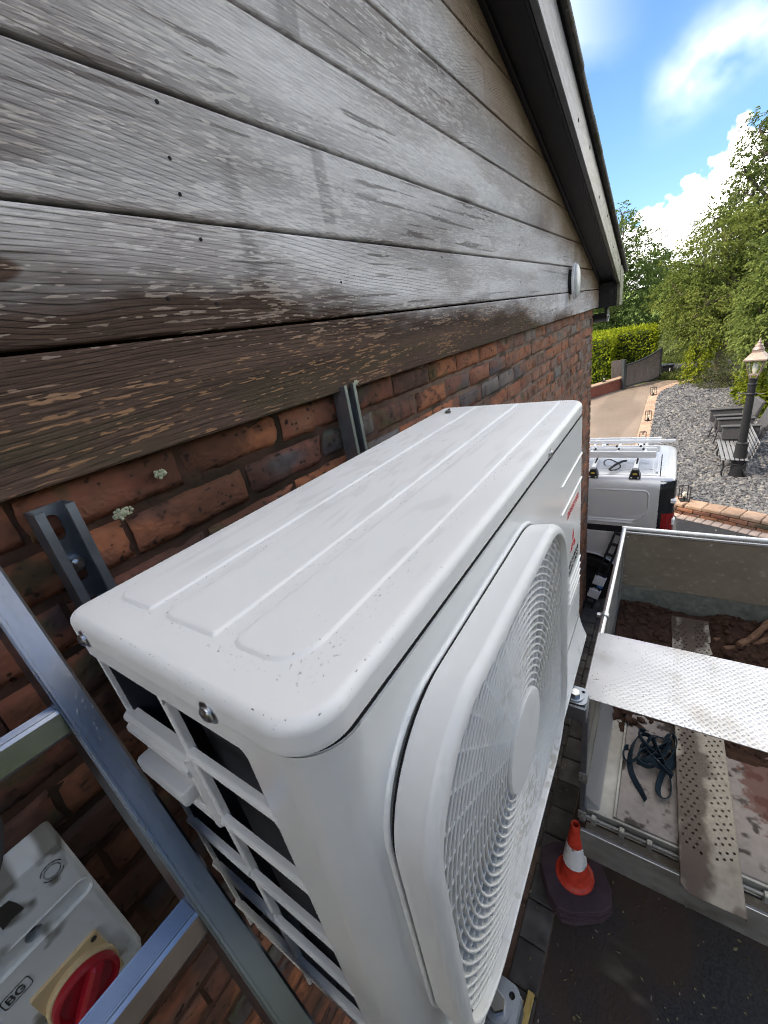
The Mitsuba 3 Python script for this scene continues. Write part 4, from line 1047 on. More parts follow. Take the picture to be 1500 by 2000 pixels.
obj('binding', mikit.ply(m, 'm_fabric', smooth=True), None, sh)

# ================================================================== added figure on the ladder, unseen behind the camera, placed to block light
def body(chains, refine, it=12):
    """hulls of spheres along bones, joined and smoothed into one skin"""
    M = None
    for ch in chains:
        for (p, r), (q_, r2) in zip(ch[:-1], ch[1:]):
            a = trimesh.creation.icosphere(2, r); a.vertices += p; b = trimesh.creation.icosphere(2, r2); b.vertices += q_
            H = m3.Manifold.hull_points(np.vstack([a.vertices, b.vertices])); M = H if M is None else M + H
    m = tri(M.refine_to_length(refine)); m.merge_vertices(); trimesh.smoothing.filter_taubin(m, iterations=it); return m
pr = thing('person', 'added unseen figure in dark work clothes on the ladder, blocking light from behind the camera', 'person')
V3 = lambda *a: np.array(a, float)
sR, sL, eR, eL, wR, wL = V3(-.115, -.26, -.10), V3(-.475, -.26, -.10), V3(-.07, -.36, -.38), V3(-.50, -.10, -.36), V3(-.035, -.16, -.20), V3(-.23, .185, -.325)
legs = []
for hx, kx, fx, fz, ky, fy in ((-.21, -.20, -.19, -1.52, -.33, -.405), (-.37, -.40, -.36, -1.52, -.30, -.405)):
    legs.append([(V3(hx, -.42, -.68), .092), (V3(kx, ky - .04, -1.10), .062), (V3(fx, fy - .05, -1.34), .056), (V3(fx, fy - .045, -1.47), .044)])
obj('trousers', mikit.ply(body(legs + [[(V3(-.22, -.41, -.62), .105), (V3(-.36, -.41, -.62), .105)], [(V3(-.29, -.40, -.50), .12), (V3(-.29, -.41, -.64), .125)]], 0.025), 'm_trousers', smooth=True), None, pr)
obj('jacket', mikit.ply(body([[(V3(-.29, -.39, -.52), .135), (V3(-.29, -.33, -.34), .140), (V3(-.295, -.29, -.17), .135), (V3(-.295, -.265, -.04), .062)], [(V3(-.17, -.28, -.13), .085), (V3(-.42, -.28, -.13), .085)],
    [(V3(-.20, -.33, -.36), .09), (V3(-.38, -.33, -.36), .09)], [(sR, .070), (eR, .050), (wR, .036)], [(sL, .070), (eL, .050), (wL, .036)], [(sR, .07), (V3(-.295, -.29, -.10), .10), (sL, .07)]], 0.022), 'm_jacket', smooth=True), None, pr)
hd_c = V3(-.295, -.215, .115)
hm = body([[(V3(-.295, -.265, -.03), .054), (V3(-.295, -.25, .04), .056), (hd_c + V3(0, -.012, .015), .086)], [(hd_c + V3(0, .012, -.045), .066), (hd_c + V3(0, -.02, .025), .090)], [(hd_c + V3(0, .050, -.082), .024), (hd_c + V3(0, .02, -.05), .055)],
    [(hd_c + V3(0, .074, .012), .012), (hd_c + V3(0, .094, -.022), .014)], [(hd_c + V3(.082, -.02, .01), .013), (hd_c + V3(.084, -.022, -.025), .011)], [(hd_c + V3(-.082, -.02, .01), .013), (hd_c + V3(-.084, -.022, -.025), .011)]], 0.010, 6)
obj('head', mikit.ply(hm, 'm_skin', smooth=True), None, pr)
obj('eye', mikit.ply(cat(*[trimesh.creation.icosphere(2, 0.012).apply_translation(hd_c + V3(sx * .032, .066, .010)) for sx in (-1,)]), 'm_white', smooth=True), None, pr)
obj('eye', mikit.ply(cat(*[trimesh.creation.icosphere(2, 0.012).apply_translation(hd_c + V3(sx * .032, .066, .010)) for sx in (1,)]), 'm_white', smooth=True), None, pr)
obj('mouth', mikit.ply(tube([hd_c + V3(x, .082 - 3 * x * x * 8, -.055) for x in np.linspace(-.024, .024, 7)], 0.004, 6), 'm_lip', smooth=True), None, pr)
obj('hair', mikit.ply(body([[(hd_c + V3(0, -.030, .045), .088), (hd_c + V3(0, -.035, .0), .090)], [(hd_c + V3(0, .02, .065), .068), (hd_c + V3(0, -.03, .05), .086)]], 0.012, 6), 'm_hair', smooth=True), None, pr)
def hand(w, fwd, up_, grip):
    """palm with four unequal curled fingers and a thumb from its side"""
    f = fwd / np.linalg.norm(fwd); u = up_ - f * (up_ @ f); u /= np.linalg.norm(u); sdd = np.cross(f, u)
    ch = [[(w, .028), (w + f * .035 + sdd * .018, .019), (w + f * .085 + sdd * .026, .013)], [(w, .028), (w + f * .035 - sdd * .018, .019), (w + f * .082 - sdd * .028, .012)], [(w + f * .085 + sdd * .026, .013), (w + f * .082 - sdd * .028, .012)]]
    for k, (o_, L_) in enumerate(((.028, .074), (.009, .082), (-.010, .076), (-.028, .060))):
        p = w + f * .086 + sdd * o_; a = 0.0; pts = [(p, .0098)]
        for j, fr_ in enumerate((.45, .31, .24)):
            a += grip * (0.75, 0.9, 0.6)[j]; p = p + (f * math.cos(a) - u * math.sin(a)) * L_ * fr_; pts.append((p, (.0092, .0085, .0074)[j]))
        ch.append(pts)
    p = w + f * .030 + sdd * .030; ch.append([(p, .014), (p + f * .030 + sdd * .020 - u * .012 * grip, .0115), (p + f * .055 + sdd * .010 - u * .030 * grip, .0095)])
    return body(ch, 0.004, 6)
obj('hand', mikit.ply(hand(wR + V3(.006, .012, .012), V3(.10, .45, .55), V3(-.6, .5, -.3), 0.8), 'm_skin', smooth=True), None, pr)
obj('hand', mikit.ply(hand(wL + V3(.012, .010, .004), V3(.62, .62, .10), V3(-.2, .1, 1.0), 1.2), 'm_fabric', smooth=True), None, pr)
for fx in (-.19, -.36):
    obj('boot', mikit.ply(body([[(V3(fx, -.455, -1.44), .050), (V3(fx, -.47, -1.505), .046)], [(V3(fx, -.47, -1.512), .040), (V3(fx, -.36, -1.520), .042), (V3(fx, -.285, -1.528), .032)]], 0.012, 6), 'm_rubber', smooth=True), None, pr)

# ================================================================== rotary isolator on the wall
iso = thing('isolator_switch', 'dirty grey electrical isolator box with a red rotary handle at lower left', 'switch')
IX1, IZ1, IW, IH, IY = -0.0070, -0.509, 0.155, 0.285, 0.600
rings = []
for y, ins in ((WY, 0.0), (0.618, 0.0), (IY + 0.006, 0.0035), (IY + 0.0015, 0.005), (IY, 0.0075)):
    P = rrect(IX1 - IW + ins, IX1 - ins, IZ1 - IH + ins, IZ1 - ins, 0.006, 5)
    rings.append(np.column_stack([P[:, 0], np.full(len(P), y), P[:, 1]]))
body = loft(rings, cap1=True)
groove = LineString([(-0.20, -0.6035), (-0.0225, -0.6035)]).buffer(0.0145, 12)
gc = xz(extr(groove, 0.02), IY + 0.006); hole = xz(extr(Point(-0.0745, -0.605).buffer(0.0095), 0.05), IY + 0.03)
bm = man(loft(rings, cap0=True, cap1=True)) - man(gc) - man(hole); body2 = tri(bm)
if len(body2.faces) > 50: body = body2
ib = obj('box', mikit.ply(body, 'm_isol', smooth=30), None, iso)
obj('screw_well', xz(trimesh.creation.cylinder(0.0094, 0.001, sections=16), IY + 0.022).apply_translation((-0.0745, 0, -0.605)), 'm_isol_dark', ib)
rimp = np.array(groove.exterior.coords)
obj('groove_rim', tube([(p[0], IY - 0.0002, p[1]) for p in rimp], 0.0010, 5, cap=False), 'm_isol', ib)
ip = obj('mounting_plate', xz(extr(Polygon(rrect(-0.1125, -0.0345, -0.770, -0.6745, 0.004, 5)), 0.005), IY - 0.0002), 'm_isol_plate', iso)
hx, hz, hr = -0.0725, -0.726, 0.0375
obj('collar', mikit.ply(xz(lathe([(0.0415, 0), (0.0415, 0.006), (0.0398, 0.008), (0.036, 0.0082)], 40), IY - 0.005).apply_translation((hx, 0, hz)), 'm_isol_plate', smooth=40), None, ip)
hdl = obj('rotary_handle', mikit.ply(xz(lathe([(hr, 0.006), (hr + 0.0012, 0.011), (hr + 0.001, 0.017), (hr - 0.002, 0.0195), (hr - 0.0045, 0.0195), (hr - 0.0075, 0.0125), (0.0001, 0.0105)], 48), IY - 0.005).apply_translation((hx, 0, hz)), 'm_isol_red', smooth=40), None, iso)
gp = cham([-0.0085, -0.0355, 0.009], [0.0085, 0.0355, 0.028], 0.004); gp = place(gp, (0, 0, 0), math.radians(-38))
obj('grip', xz(gp, IY - 0.005).apply_translation((hx, 0, hz)), 'm_isol_red', hdl)
for sx_, sz_ in ((-0.041, -0.682), (-0.106, -0.762)):
    obj('screw_hole', xz(trimesh.creation.cylinder(0.0038, 0.001, sections=12), IY - 0.0055).apply_translation((sx_, 0, sz_)), 'm_isol_dark', ip)
wm = meshkit.text_mesh('BG', 0.0105, 0.0004, True); wm = xz(wm, IY - 0.0003); wm.vertices += (-0.1255, 0, -0.6545)
fr_ = xz(extr(Polygon(rrect(-0.1285, -0.099, -0.658, -0.640, 0.004, 5)).difference(Polygon(rrect(-0.1275, -0.100, -0.657, -0.641, 0.0035, 5))), 0.0004), IY - 0.0003)
obj('lettering', cat(wm, fr_), 'm_isol_dark', ib)
def arcs(r0, r1, a0, a1):
    t = np.radians(np.linspace(a0, a1, 14)); return Polygon([(-0.030 + r1 * math.cos(a), -0.543 + r1 * math.sin(a)) for a in t] + [(-0.030 + r0 * math.cos(a), -0.543 + r0 * math.sin(a)) for a in t[::-1]])
for kp in (arcs(0.0118, 0.0128, 20, 160), arcs(0.0085, 0.0092, 0, 359), arcs(0.0118, 0.0128, 200, 330)):
    obj('knockout_mark', xz(extr(kp, 0.0005), IY - 0.0002), 'm_isol_dark', ib)
obj('dirt_patch', xz(extr(Polygon([(-0.088, -0.558), (-0.076, -0.555), (-0.066, -0.556), (-0.067, -0.542), (-0.070, -0.530), (-0.080, -0.528), (-0.083, -0.536), (-0.087, -0.541)]), 0.0005), IY - 0.0002), 'm_isol_dark', ib)

# lichen rosettes on the bricks and the lowest board
for c, r, lab in (((0.236, WY - 0.002, -0.168), 0.0115, 'pale grey lichen rosette on the brick right of the near rail'), ((0.308, WY - 0.002, -0.134), 0.0085, 'small grey lichen rosette below the cladding edge'), ((0.81, CY, -0.089), 0.008, 'tiny lichen tuft on the lower edge of the cladding')):
    P = []
    for k in range(46):
        a_ = rng.random() * 6.283; rr = r * rng.random() ** 0.6
        s_ = 0.0022 * (0.5 + rng.random())
        b_ = trimesh.creation.icosahedron(); b_.vertices = b_.vertices * [s_, s_ * 0.7, s_] + [c[0] + rr * 1.25 * math.cos(a_), c[1] - 0.002 * rng.random(), c[2] + rr * 0.7 * math.sin(a_)]
        P.append(b_)
    tag(obj('lichen', cat(P), 'm_lichen'), lab, 'lichen')

# ================================================================== the tipping trailer
tr = thing('trailer', 'galvanised trailer with tall sides and a dropped tailgate parked along the wall', 'trailer')
TX0, TX1, TY1, TY0, TZF, TZT = 1.612, 3.465, 0.222, -1.30, -2.60, -1.765
obj('floor', cham([TX0 + 0.01, TY0, TZF - 0.03], [TX1, TY1 - 0.012, TZF], 0.002), 'm_galv', tr)
obj('floor_board', cham([TX0 + 0.012, TY0 + 0.15, TZF + 0.0005], [TX1 - 0.02, 0.052, TZF + 0.012], 0.003), 'm_deck', tr)
obj('edge_angle', cat(cham([TX0 + 0.012, 0.0525, TZF + 0.0004], [TX1 - 0.02, 0.066, TZF + 0.017], 0.002)), 'm_galv', tr)
for ys, nm in ((TY1, 1), (TY0 + 0.014, -1)):
    sp = obj('side_panel', cat(cham([TX0 + 0.02, ys - 0.014, TZF - 0.02], [TX1 + 0.01, ys - 0.002, TZT], 0.002)), 'm_galv', tr)
    obj('top_rail', tube([(TX0 - 0.01, ys - 0.008, TZT), (TX1 + 0.02, ys - 0.008, TZT)], 0.017, 12), 'm_galv_clean', sp)
    if nm > 0:
        obj('foot_angle', cat(extr(Polygon([(0, 0), (0.075, 0), (0.0, 0.085)]), TX1 - TX0 - 0.05)).apply_transform(np.array([[0, 0, 1, TX0 + 0.025], [-1, 0, 0, ys - 0.0145], [0, 1, 0, TZF + 0.0004], [0, 0, 0, 1]])), 'm_galv_clean', sp)
        obj('clamp', cat(trimesh.creation.annulus(0.018, 0.026, 0.03).apply_transform(np.array([[0, 0, 1, 2.28], [1, 0, 0, ys - 0.008], [0, 1, 0, TZT], [0, 0, 0, 1]])), cham([2.268, ys - 0.002, TZT - 0.012], [2.295, ys + 0.035, TZT + 0.012], 0.003)), 'm_galv_clean', sp)
po = obj('corner_post', cat(cham([TX0 - 0.030, TY1 - 0.024, TZF - 0.09], [TX0 + 0.016, TY1 + 0.006, TZT + 0.004], 0.004)), 'm_zinc', tr)
for z in (TZF + 0.30, TZF - 0.02):
    obj('latch_plate', cat(cham([TX0 - 0.0365, TY1 - 0.030, z - 0.035], [TX0 - 0.0305, TY1 + 0.012, z + 0.035], 0.002), trimesh.creation.cylinder(0.008, 0.012, sections=10).apply_transform(trimesh.transformations.rotation_matrix(math.pi / 2, [0, 1, 0])).apply_translation((TX0 - 0.038, TY1 - 0.010, z))), 'm_galv', po)
hb = obj('headboard', cat(cham([TX1 - 0.014, TY0, TZF], [TX1, TY1 - 0.016, TZF + 0.33], 0.002)), 'm_headlow', tr)
obj('upper_panel', cham([TX1 - 0.022, TY0, TZF + 0.315], [TX1 - 0.010, TY1 - 0.018, TZT - 0.012], 0.002), 'm_dusty', hb)
obj('top_rail', cat(tube([(TX1 + 0.006, TY0, TZT + 0.004), (TX1 + 0.006, TY1 + 0.006, TZT + 0.004)], 0.018, 12), cham([TX1 - 0.034, TY0, TZT - 0.026], [TX1 - 0.0225, TY1 - 0.02, TZT - 0.006], 0.003)), 'm_galv_clean', hb)
for k, (y, z) in enumerate([(0.185, TZT - 0.06), (-0.35, TZT - 0.06), (-0.9, TZT - 0.06), (0.185, TZF + 0.40)]):
    obj('rivet', lathe([(0.010, 0), (0.008, 0.004), (0.0001, 0.005)], 10).apply_transform(np.array([[0, 0, -1, TX1 - 0.022], [0, 1, 0, y], [1, 0, 0, z], [0, 0, 0, 1]])), 'm_galv_clean', hb)
# rear sill: ledge, hinge rod, dropped tailgate with its bright upper lip
obj('rear_sill', cat(cham([TX0 - 0.004, TY0, TZF - 0.085], [TX0 + 0.009, TY1 - 0.026, TZF + 0.006], 0.002), cham([TX0 - 0.020, TY0, TZF - 0.045], [TX0 - 0.0045, TY1 - 0.032, TZF - 0.038], 0.002), cham([TX0 - 0.016, TY0, TZF - 0.075], [TX0 - 0.0045, TY1 - 0.03, TZF - 0.066], 0.002)), 'm_galv', tr)
tg = obj('tailgate', cham([TX0 - 0.062, TY0, TZF - 0.345], [TX0 - 0.050, TY1 - 0.004, TZF - 0.105], 0.002), 'm_galv', tr)
obj('lip', cham([TX0 - 0.068, TY0, TZF - 0.1045], [TX0 - 0.052, TY1 - 0.01, TZF - 0.098], 0.002), 'm_galv_clean', tg)
obj('upper_flange', cham([TX0 - 0.0515, TY0, TZF - 0.101], [TX0 - 0.012, TY1 - 0.03, TZF - 0.094], 0.001), 'm_dusty', tg)
hr_ = obj('hinge_rod', tube([(TX0 - 0.026, TY0, TZF - 0.022), (TX0 - 0.026, TY1 - 0.03, TZF - 0.022)], 0.0075, 8), 'm_galv', tr)
for y in (0.155, 0.02, -0.105, -0.56, -0.75):
    obj('hinge_knuckle', cham([TX0 - 0.040, y - 0.014, TZF - 0.060], [TX0 - 0.010, y + 0.014, TZF - 0.006], 0.004), 'm_galv', hr_)
# running gear and drawbar
obj('chassis', cat(cham([TX0 + 0.15, -0.95, TZF - 0.12], [TX1, -0.90, TZF - 0.031], 0.003), cham([TX0 + 0.15, -0.20, TZF - 0.12], [TX1, -0.15, TZF - 0.031], 0.003), cham([2.45, TY0 - 0.05, TZF - 0.20], [2.52, TY1 - 0.02, TZF - 0.121], 0.003)), 'm_galv', tr)
obj('drawbar', cat(bar((TX1, -0.18, TZF - 0.09), (4.35, -0.52, TZF - 0.16), 0.07, 0.06), bar((TX1, -0.92, TZF - 0.09), (4.35, -0.58, TZF - 0.16), 0.07, 0.06)), 'm_galv', tr)
def wheel(c, r, w, parent):
    pr = [(r * 0.62, -w / 2), (r * 0.9, -w / 2), (r * 0.985, -w * 0.36), (r, -w * 0.2), (r, w * 0.2), (r * 0.985, w * 0.36), (r * 0.9, w / 2), (r * 0.62, w / 2)]
    L = lathe(pr, 32); v = L.vertices
    L.vertices = np.stack([v[:, 0], v[:, 2], v[:, 1]], 1) + c; L.faces = L.faces[:, ::-1]
    return L
for ys in (TY1 + 0.11, TY0 - 0.13):
    if ys > 0: ys = TY1 - 0.14
    wk = obj('wheel', wheel((2.485, ys, GZ + 0.29), 0.29, 0.165, tr), 'm_rubber', tr)
    ri = lathe([(0.18, -0.05), (0.17, 0.0), (0.07, 0.02), (0.0001, 0.02)], 24); v = ri.vertices; ri.vertices = np.stack([v[:, 0], v[:, 2], v[:, 1]], 1) + (2.485, ys, GZ + 0.29)
    obj('rim', ri, 'm_galv', wk)

# aluminium chequer plate lying across the sides
cp = cham([1.600, TY0 - 0.06, TZT + 0.0185], [2.098, TY1 + 0.003, TZT + 0.0245], 0.001)
tag(obj('chequer_plate', cp, 'm_chequer'), 'bright aluminium chequer plate lying across the trailer sides', 'plate')

# perforated loading plank
pa, pb_ = np.array([1.418, -0.352, TZF + 0.020]), np.array([3.34, -0.278, TZF + 0.152])
L = np.linalg.norm(pb_ - pa); W = 0.232
pol = Polygon([(0.0, -W / 2), (L, -W / 2), (L, W / 2), (0.03, W / 2), (0.0, W / 2 - 0.03)])
holes = []
xh = 0.20; r_ = 0
while xh < L - 0.05:
    for side in (-1, 1):
        for c_ in range(3):
            yy = side * (0.035 + 0.028 * c_ + (0.014 if r_ % 2 else 0) - 0.004)
            if abs(yy) < W / 2 - 0.012: holes.append(Point(xh + 0.012 * c_, yy).buffer(0.0062, 4))
    xh += 0.034; r_ += 1
from shapely import union_all
top = extr(pol.difference(union_all(holes)), 0.004)
sides = cat(cham([0, -W / 2 - 0.003, -0.026], [L, -W / 2 + 0.0, 0.0035], 0.001), cham([0.03, W / 2, -0.026], [L, W / 2 + 0.003, 0.0035], 0.001))
xa = (pb_ - pa) / L; ya = np.cross([0, 0, 1], xa); ya /= np.linalg.norm(ya); za = np.cross(xa, ya)
def onplank(m):
    v = m.vertices; m.vertices = pa + v[:, :1] * xa + v[:, 1:2] * ya + v[:, 2:3] * za; return m
pk_ = thing('loading_plank', 'muddy perforated steel plank running lengthwise out over the tailgate', 'plank')
obj('deck', onplank(cat(top)), 'm_muddy', pk_)
obj('folded_edge', onplank(sides), 'm_muddy', pk_)
# dark underside keeps the holes dark
# soil heap, logs and bark in the front of the trailer
gx_, gy_ = np.meshgrid(np.linspace(2.2, TX1 - 0.025, 60), np.linspace(TY0 + 0.02, TY1 - 0.02, 70), indexing='ij')
pp = np.stack([gx_ * 3, gy_ * 3, gx_ * 0], -1)
hgt = 0.145 * np.clip((gx_ - 2.35) / 0.75, 0, 1) ** 0.8 + 0.11 * (meshkit.fbm(pp * 1.3, 4, 3) - 0.5) + 0.035 * (meshkit.fbm(pp * 7, 3, 8) - 0.5)
hgt -= 0.05 * np.exp(-((gy_ + 0.30) / 0.11) ** 2) * np.clip((gx_ - 2.3) / 0.5, 0, 1)
hgt = np.where((gx_ < 2.45), np.minimum(hgt, -0.01 + (gx_ - 2.2) * 0.2), hgt)
hz_ = TZF + 0.012 + np.where(hgt > -0.02, hgt, -0.02)
i, j = np.meshgrid(np.arange(59), np.arange(69), indexing='ij')
q = np.stack([i * 70 + j, (i + 1) * 70 + j, (i + 1) * 70 + j + 1, i * 70 + j + 1], -1).reshape(-1, 4)
soil = [TM(np.stack([gx_, gy_, hz_], -1).reshape(-1, 3), q)]
ico = trimesh.creation.icosahedron()
for k in range(1300):
    x, y = 2.25 + 1.19 * rng.random() ** 0.7, TY0 + 0.04 + (TY1 - TY0 - 0.08) * rng.random()
    zi = hz_[np.clip(int((x - 2.2) / (TX1 - 2.225) * 59), 0, 59), np.clip(int((y - TY0 - 0.02) / (TY1 - TY0 - 0.04) * 69), 0, 69)]
    if zi < TZF + 0.008 and rng.random() < 0.6: zi = TZF + 0.013
    if abs(y + 0.28) < 0.14: continue
    s = 0.005 + 0.030 * rng.random() ** 4
    m = ico.copy(); m.vertices = m.vertices * s * (0.6 + 0.8 * rng.random((12, 1))) * [1, 1, 0.7] + (x, y, zi + s * 0.3); soil.append(m)
tag(obj('soil', cat(soil), 'm_soil'), 'dark crumbly soil and bark heaped against the trailer headboard', 'soil', kind='stuff')
logs = [((3.02, -0.47, -2.44), (3.30, -0.80, -2.42), 0.020, 'pale stripped branch lying on the soil nearest the plank'), ((3.06, -0.55, -2.405), (3.42, -0.78, -2.36), 0.022, 'thicker pale branch crossing over the other branch'),
        ((2.78, -0.60, -2.47), (3.1, -1.05, -2.44), 0.030, 'dark bark log lying along the soil right of the plank'), ((2.70, -0.44, -2.50), (2.88, -0.52, -2.46), 0.034, 'short broken piece of timber beside the plank'), ((3.12, -0.42, -2.45), (3.26, -0.66, -2.43), 0.014, 'thin twig on the soil by the headboard')]
for a_, b_, r_, lab in logs:
    a_, b_ = np.array(a_), np.array(b_); t = np.linspace(0, 1, 9)[:, None]
    pts = a_ + (b_ - a_) * t + 0.012 * np.sin(t * 5 + r_ * 100) * [0, 0, 1] + 0.008 * np.sin(t * 9 + r_ * 70) * [1, 0, 0]
    tag(obj('branch', mikit.ply(tube(pts, r_ * (1 + 0.12 * np.sin(np.arange(9) * 2.3)), 9), 'm_bark', smooth=50)), lab, 'branch')
# tangled ratchet strap
st_ = thing('ratchet_strap', 'tangled dark teal webbing strap on the trailer floor left of the plank', 'strap')
def ribbon(P, w=0.034, t=0.0025, seed=0, n=90):
    from scipy.interpolate import CubicSpline
    P = np.array(P, float); s = np.linspace(0, 1, len(P)); u = np.linspace(0, 1, n)
    C = CubicSpline(s, P)(u); tg_ = np.gradient(C, axis=0); tg_ /= np.linalg.norm(tg_, axis=1, keepdims=True)
    rg = np.random.default_rng(seed); ph = rg.random() * 6
    R = []
    for k in range(n):
        sd = np.cross(tg_[k], [0, 0, 1]); sd /= np.linalg.norm(sd) + 1e-9; upv = np.cross(sd, tg_[k])
        a_ = 1.25 + 0.5 * math.sin(u[k] * 9 + ph); wv = math.cos(a_) * sd + math.sin(a_) * upv; nv = np.cross(tg_[k], wv)
        c = C[k]; R.append([c + wv * w / 2 + nv * t, c - wv * w / 2 + nv * t, c - wv * w / 2 - nv * t, c + wv * w / 2 - nv * t])
    R = np.array(R); R[..., 2] = np.maximum(R[..., 2], TZF + 0.0125); return loft(R, cap0=True, cap1=True)
Z0 = TZF + 0.026
obj('webbing', ribbon([(1.78, -0.075, Z0), (1.87, -0.02, Z0), (1.97, 0.015, Z0), (2.12, 0.005, Z0 + 0.01), (2.20, -0.06, Z0 + 0.02), (2.10, -0.11, Z0 + 0.03), (2.02, -0.07, Z0 + 0.03), (2.06, -0.14, Z0 + 0.04), (2.18, -0.16, Z0 + 0.03), (2.26, -0.19, Z0 + 0.03)], seed=1), 'm_strap', st_)
obj('webbing', ribbon([(2.24, -0.19, Z0 + 0.04), (2.12, -0.20, Z0 + 0.04), (1.98, -0.15, Z0 + 0.02), (1.86, -0.13, Z0), (1.84, -0.17, Z0), (1.92, -0.19, Z0), (2.03, -0.155, Z0 + 0.03), (2.13, -0.10, Z0 + 0.05), (2.19, -0.14, Z0 + 0.05)], seed=2), 'm_strap', st_)
pts = [np.array([2.08, -0.11, Z0 + 0.03]) + np.array([0.10 * math.cos(t * 1.0) + 0.03 * math.cos(t * 2.7), 0.075 * math.sin(t * 1.3 + 1) + 0.02 * math.sin(3.1 * t), 0.018 * math.sin(t * 2.2)]) for t in np.linspace(0, 17, 34)]
obj('webbing', ribbon(pts, seed=3, n=260), 'm_strap', st_)
obj('webbing', ribbon([(2.08, 0.03, Z0), (2.04, 0.055, Z0), (1.99, 0.04, Z0), (1.99, 0.0, Z0 + 0.01), (2.05, -0.03, Z0 + 0.02), (2.11, -0.04, Z0 + 0.02)], seed=4), 'm_strap', st_)

# ================================================================== stack of traffic cones
CX, CYc, CS = 1.565, 0.243, 0.72
def cone_parts(k, lab, z, ang, full):
    key = thing('traffic_cone', lab, 'traffic cone', 'stacked traffic cones by the wall') if not full else thing('traffic_cone', lab, 'traffic cone')
    P = np.array(rrect(-0.255, 0.255, -0.255, 0.255, 0.14, 3))
    pc = lambda m, an=0.0: place(m, (CX, CYc, z), an, CS)
    m = loft([np.column_stack([P * s, np.full(len(P), h)]) for s, h in ((0.98, 0.0), (1.0, 0.004), (1.0, 0.030), (0.97, 0.038), (0.62, 0.055))], cap1=True)
    obj('base', pc(m, ang), 'm_cone_base', key)
    if full:
        rr_ = lambda h: 0.128 - (0.128 - 0.032) * ((h - 0.05) / 0.70)
        obj('skirt', mikit.ply(pc(lathe([(0.152, 0.048), (0.150, 0.066), (0.130, 0.072)] + [(rr_(h) * 0.92, h) for h in (0.10, 0.18, 0.272)], 36)), 'm_cone_red', smooth=40), None, key)
        obj('reflective_sleeve', mikit.ply(pc(lathe([(rr_(0.27) * 0.92 + 0.001, 0.269), (rr_(0.272) * 0.92 + 0.0025, 0.271), (rr_(0.50) * 0.92 + 0.0025, 0.503), (rr_(0.50) * 0.92 + 0.0, 0.506)], 36)), 'm_cone_white', smooth=40), None, key)
        obj('tip', mikit.ply(pc(lathe([(rr_(0.50) * 0.92, 0.50), (0.036, 0.725), (0.036, 0.745), (0.032, 0.752), (0.024, 0.752), (0.022, 0.72), (0.020, 0.55)], 30)), 'm_cone_red', smooth=40), None, key)
cone_parts(4, 'red and white traffic cone standing on top of a stack of dark bases', GZ + 0.045 + 0.108, 0.52, True)
for k in range(4):
    cone_parts(k, ('lowest dark octagonal cone base, resting on the pavers', 'second dark octagonal cone base from the bottom of the stack', 'third dark octagonal cone base from the bottom of the stack', 'dark octagonal cone base directly under the upright cone')[k], GZ + 0.045 + 0.027 * k, 0.52 + (0.10, -0.06, 0.07, -0.03)[k], False)

# offcuts of wood on the pavers
for p0, p1, w, mt, lab in (((0.975, 0.352), (0.80, 0.358), 0.034, 'm_stick', 'thin yellow strip of wood lying on the pavers'), ((0.925, 0.392), (0.72, 0.392), 0.028, 'm_stick_b', 'brown offcut of wood beside the yellow strip')):
    tag(obj('wood_strip', bar((p0[0], p0[1], GZ + 0.062), (p1[0], p1[1], GZ + 0.064), w, 0.018, 0.002), mt), lab, 'wood')

# ================================================================== the van, its roof load
van = thing('van', 'silver grey panel van parked crosswise behind the trailer with a roof rack', 'van')
prof = np.array([(4.68, -3.12), (4.63, -3.02), (4.605, -2.80), (4.600, -2.50), (4.600, -2.27), (4.606, -2.05), (4.622, -1.87), (4.640, -1.805), (4.670, -1.772), (4.72, -1.752), (4.85, -1.742), (5.05, -1.736), (5.22, -1.735)])
pr2 = np.vstack([prof, np.column_stack([10.44 - prof[::-1, 0], prof[::-1, 1]])[1:]])
def vsec(y, inset, zmax=None):
    c = pr2.mean(0); c = np.array([5.22, -2.4]); d = pr2 - c
    P = c + d * (1 - inset / np.maximum(np.abs(d).max(0), 1e-6))
    if zmax is not None: P[:, 1] = np.minimum(P[:, 1], zmax)
    return np.column_stack([P[:, 0], np.full(len(P), y), P[:, 1]])
vb = loft([vsec(-0.135, 0.10), vsec(-0.128, 0.05), vsec(-0.11, 0.026), vsec(-0.075, 0.008), vsec(-0.03, 0.0), vsec(0.6, 0), vsec(2.9, 0), vsec(3.25, 0.03, -1.95), vsec(3.85, 0.04, -2.35), vsec(4.55, 0.06, -2.5), vsec(4.66, 0.16, -2.6)], cap0=True, cap1=True)
try:
    M = man(vb)
    if M.volume() < 0: vb.faces = vb.faces[:, ::-1]; M = man(vb)
    for yw in (0.64, 3.55):
        for xs in (4.5, 5.65):
            c = trimesh.creation.cylinder(0.37, 0.36, sections=40).apply_transform(trimesh.transformations.rotation_matrix(math.pi / 2, [0, 1, 0])).apply_translation((xs + 0.15, yw, GZ + 0.34)); M = M - man(c)
    vb = tri(M)
except Exception as e_: print('van', e_)
obj('body', mikit.ply(vb, 'm_van', smooth=32), None, van)
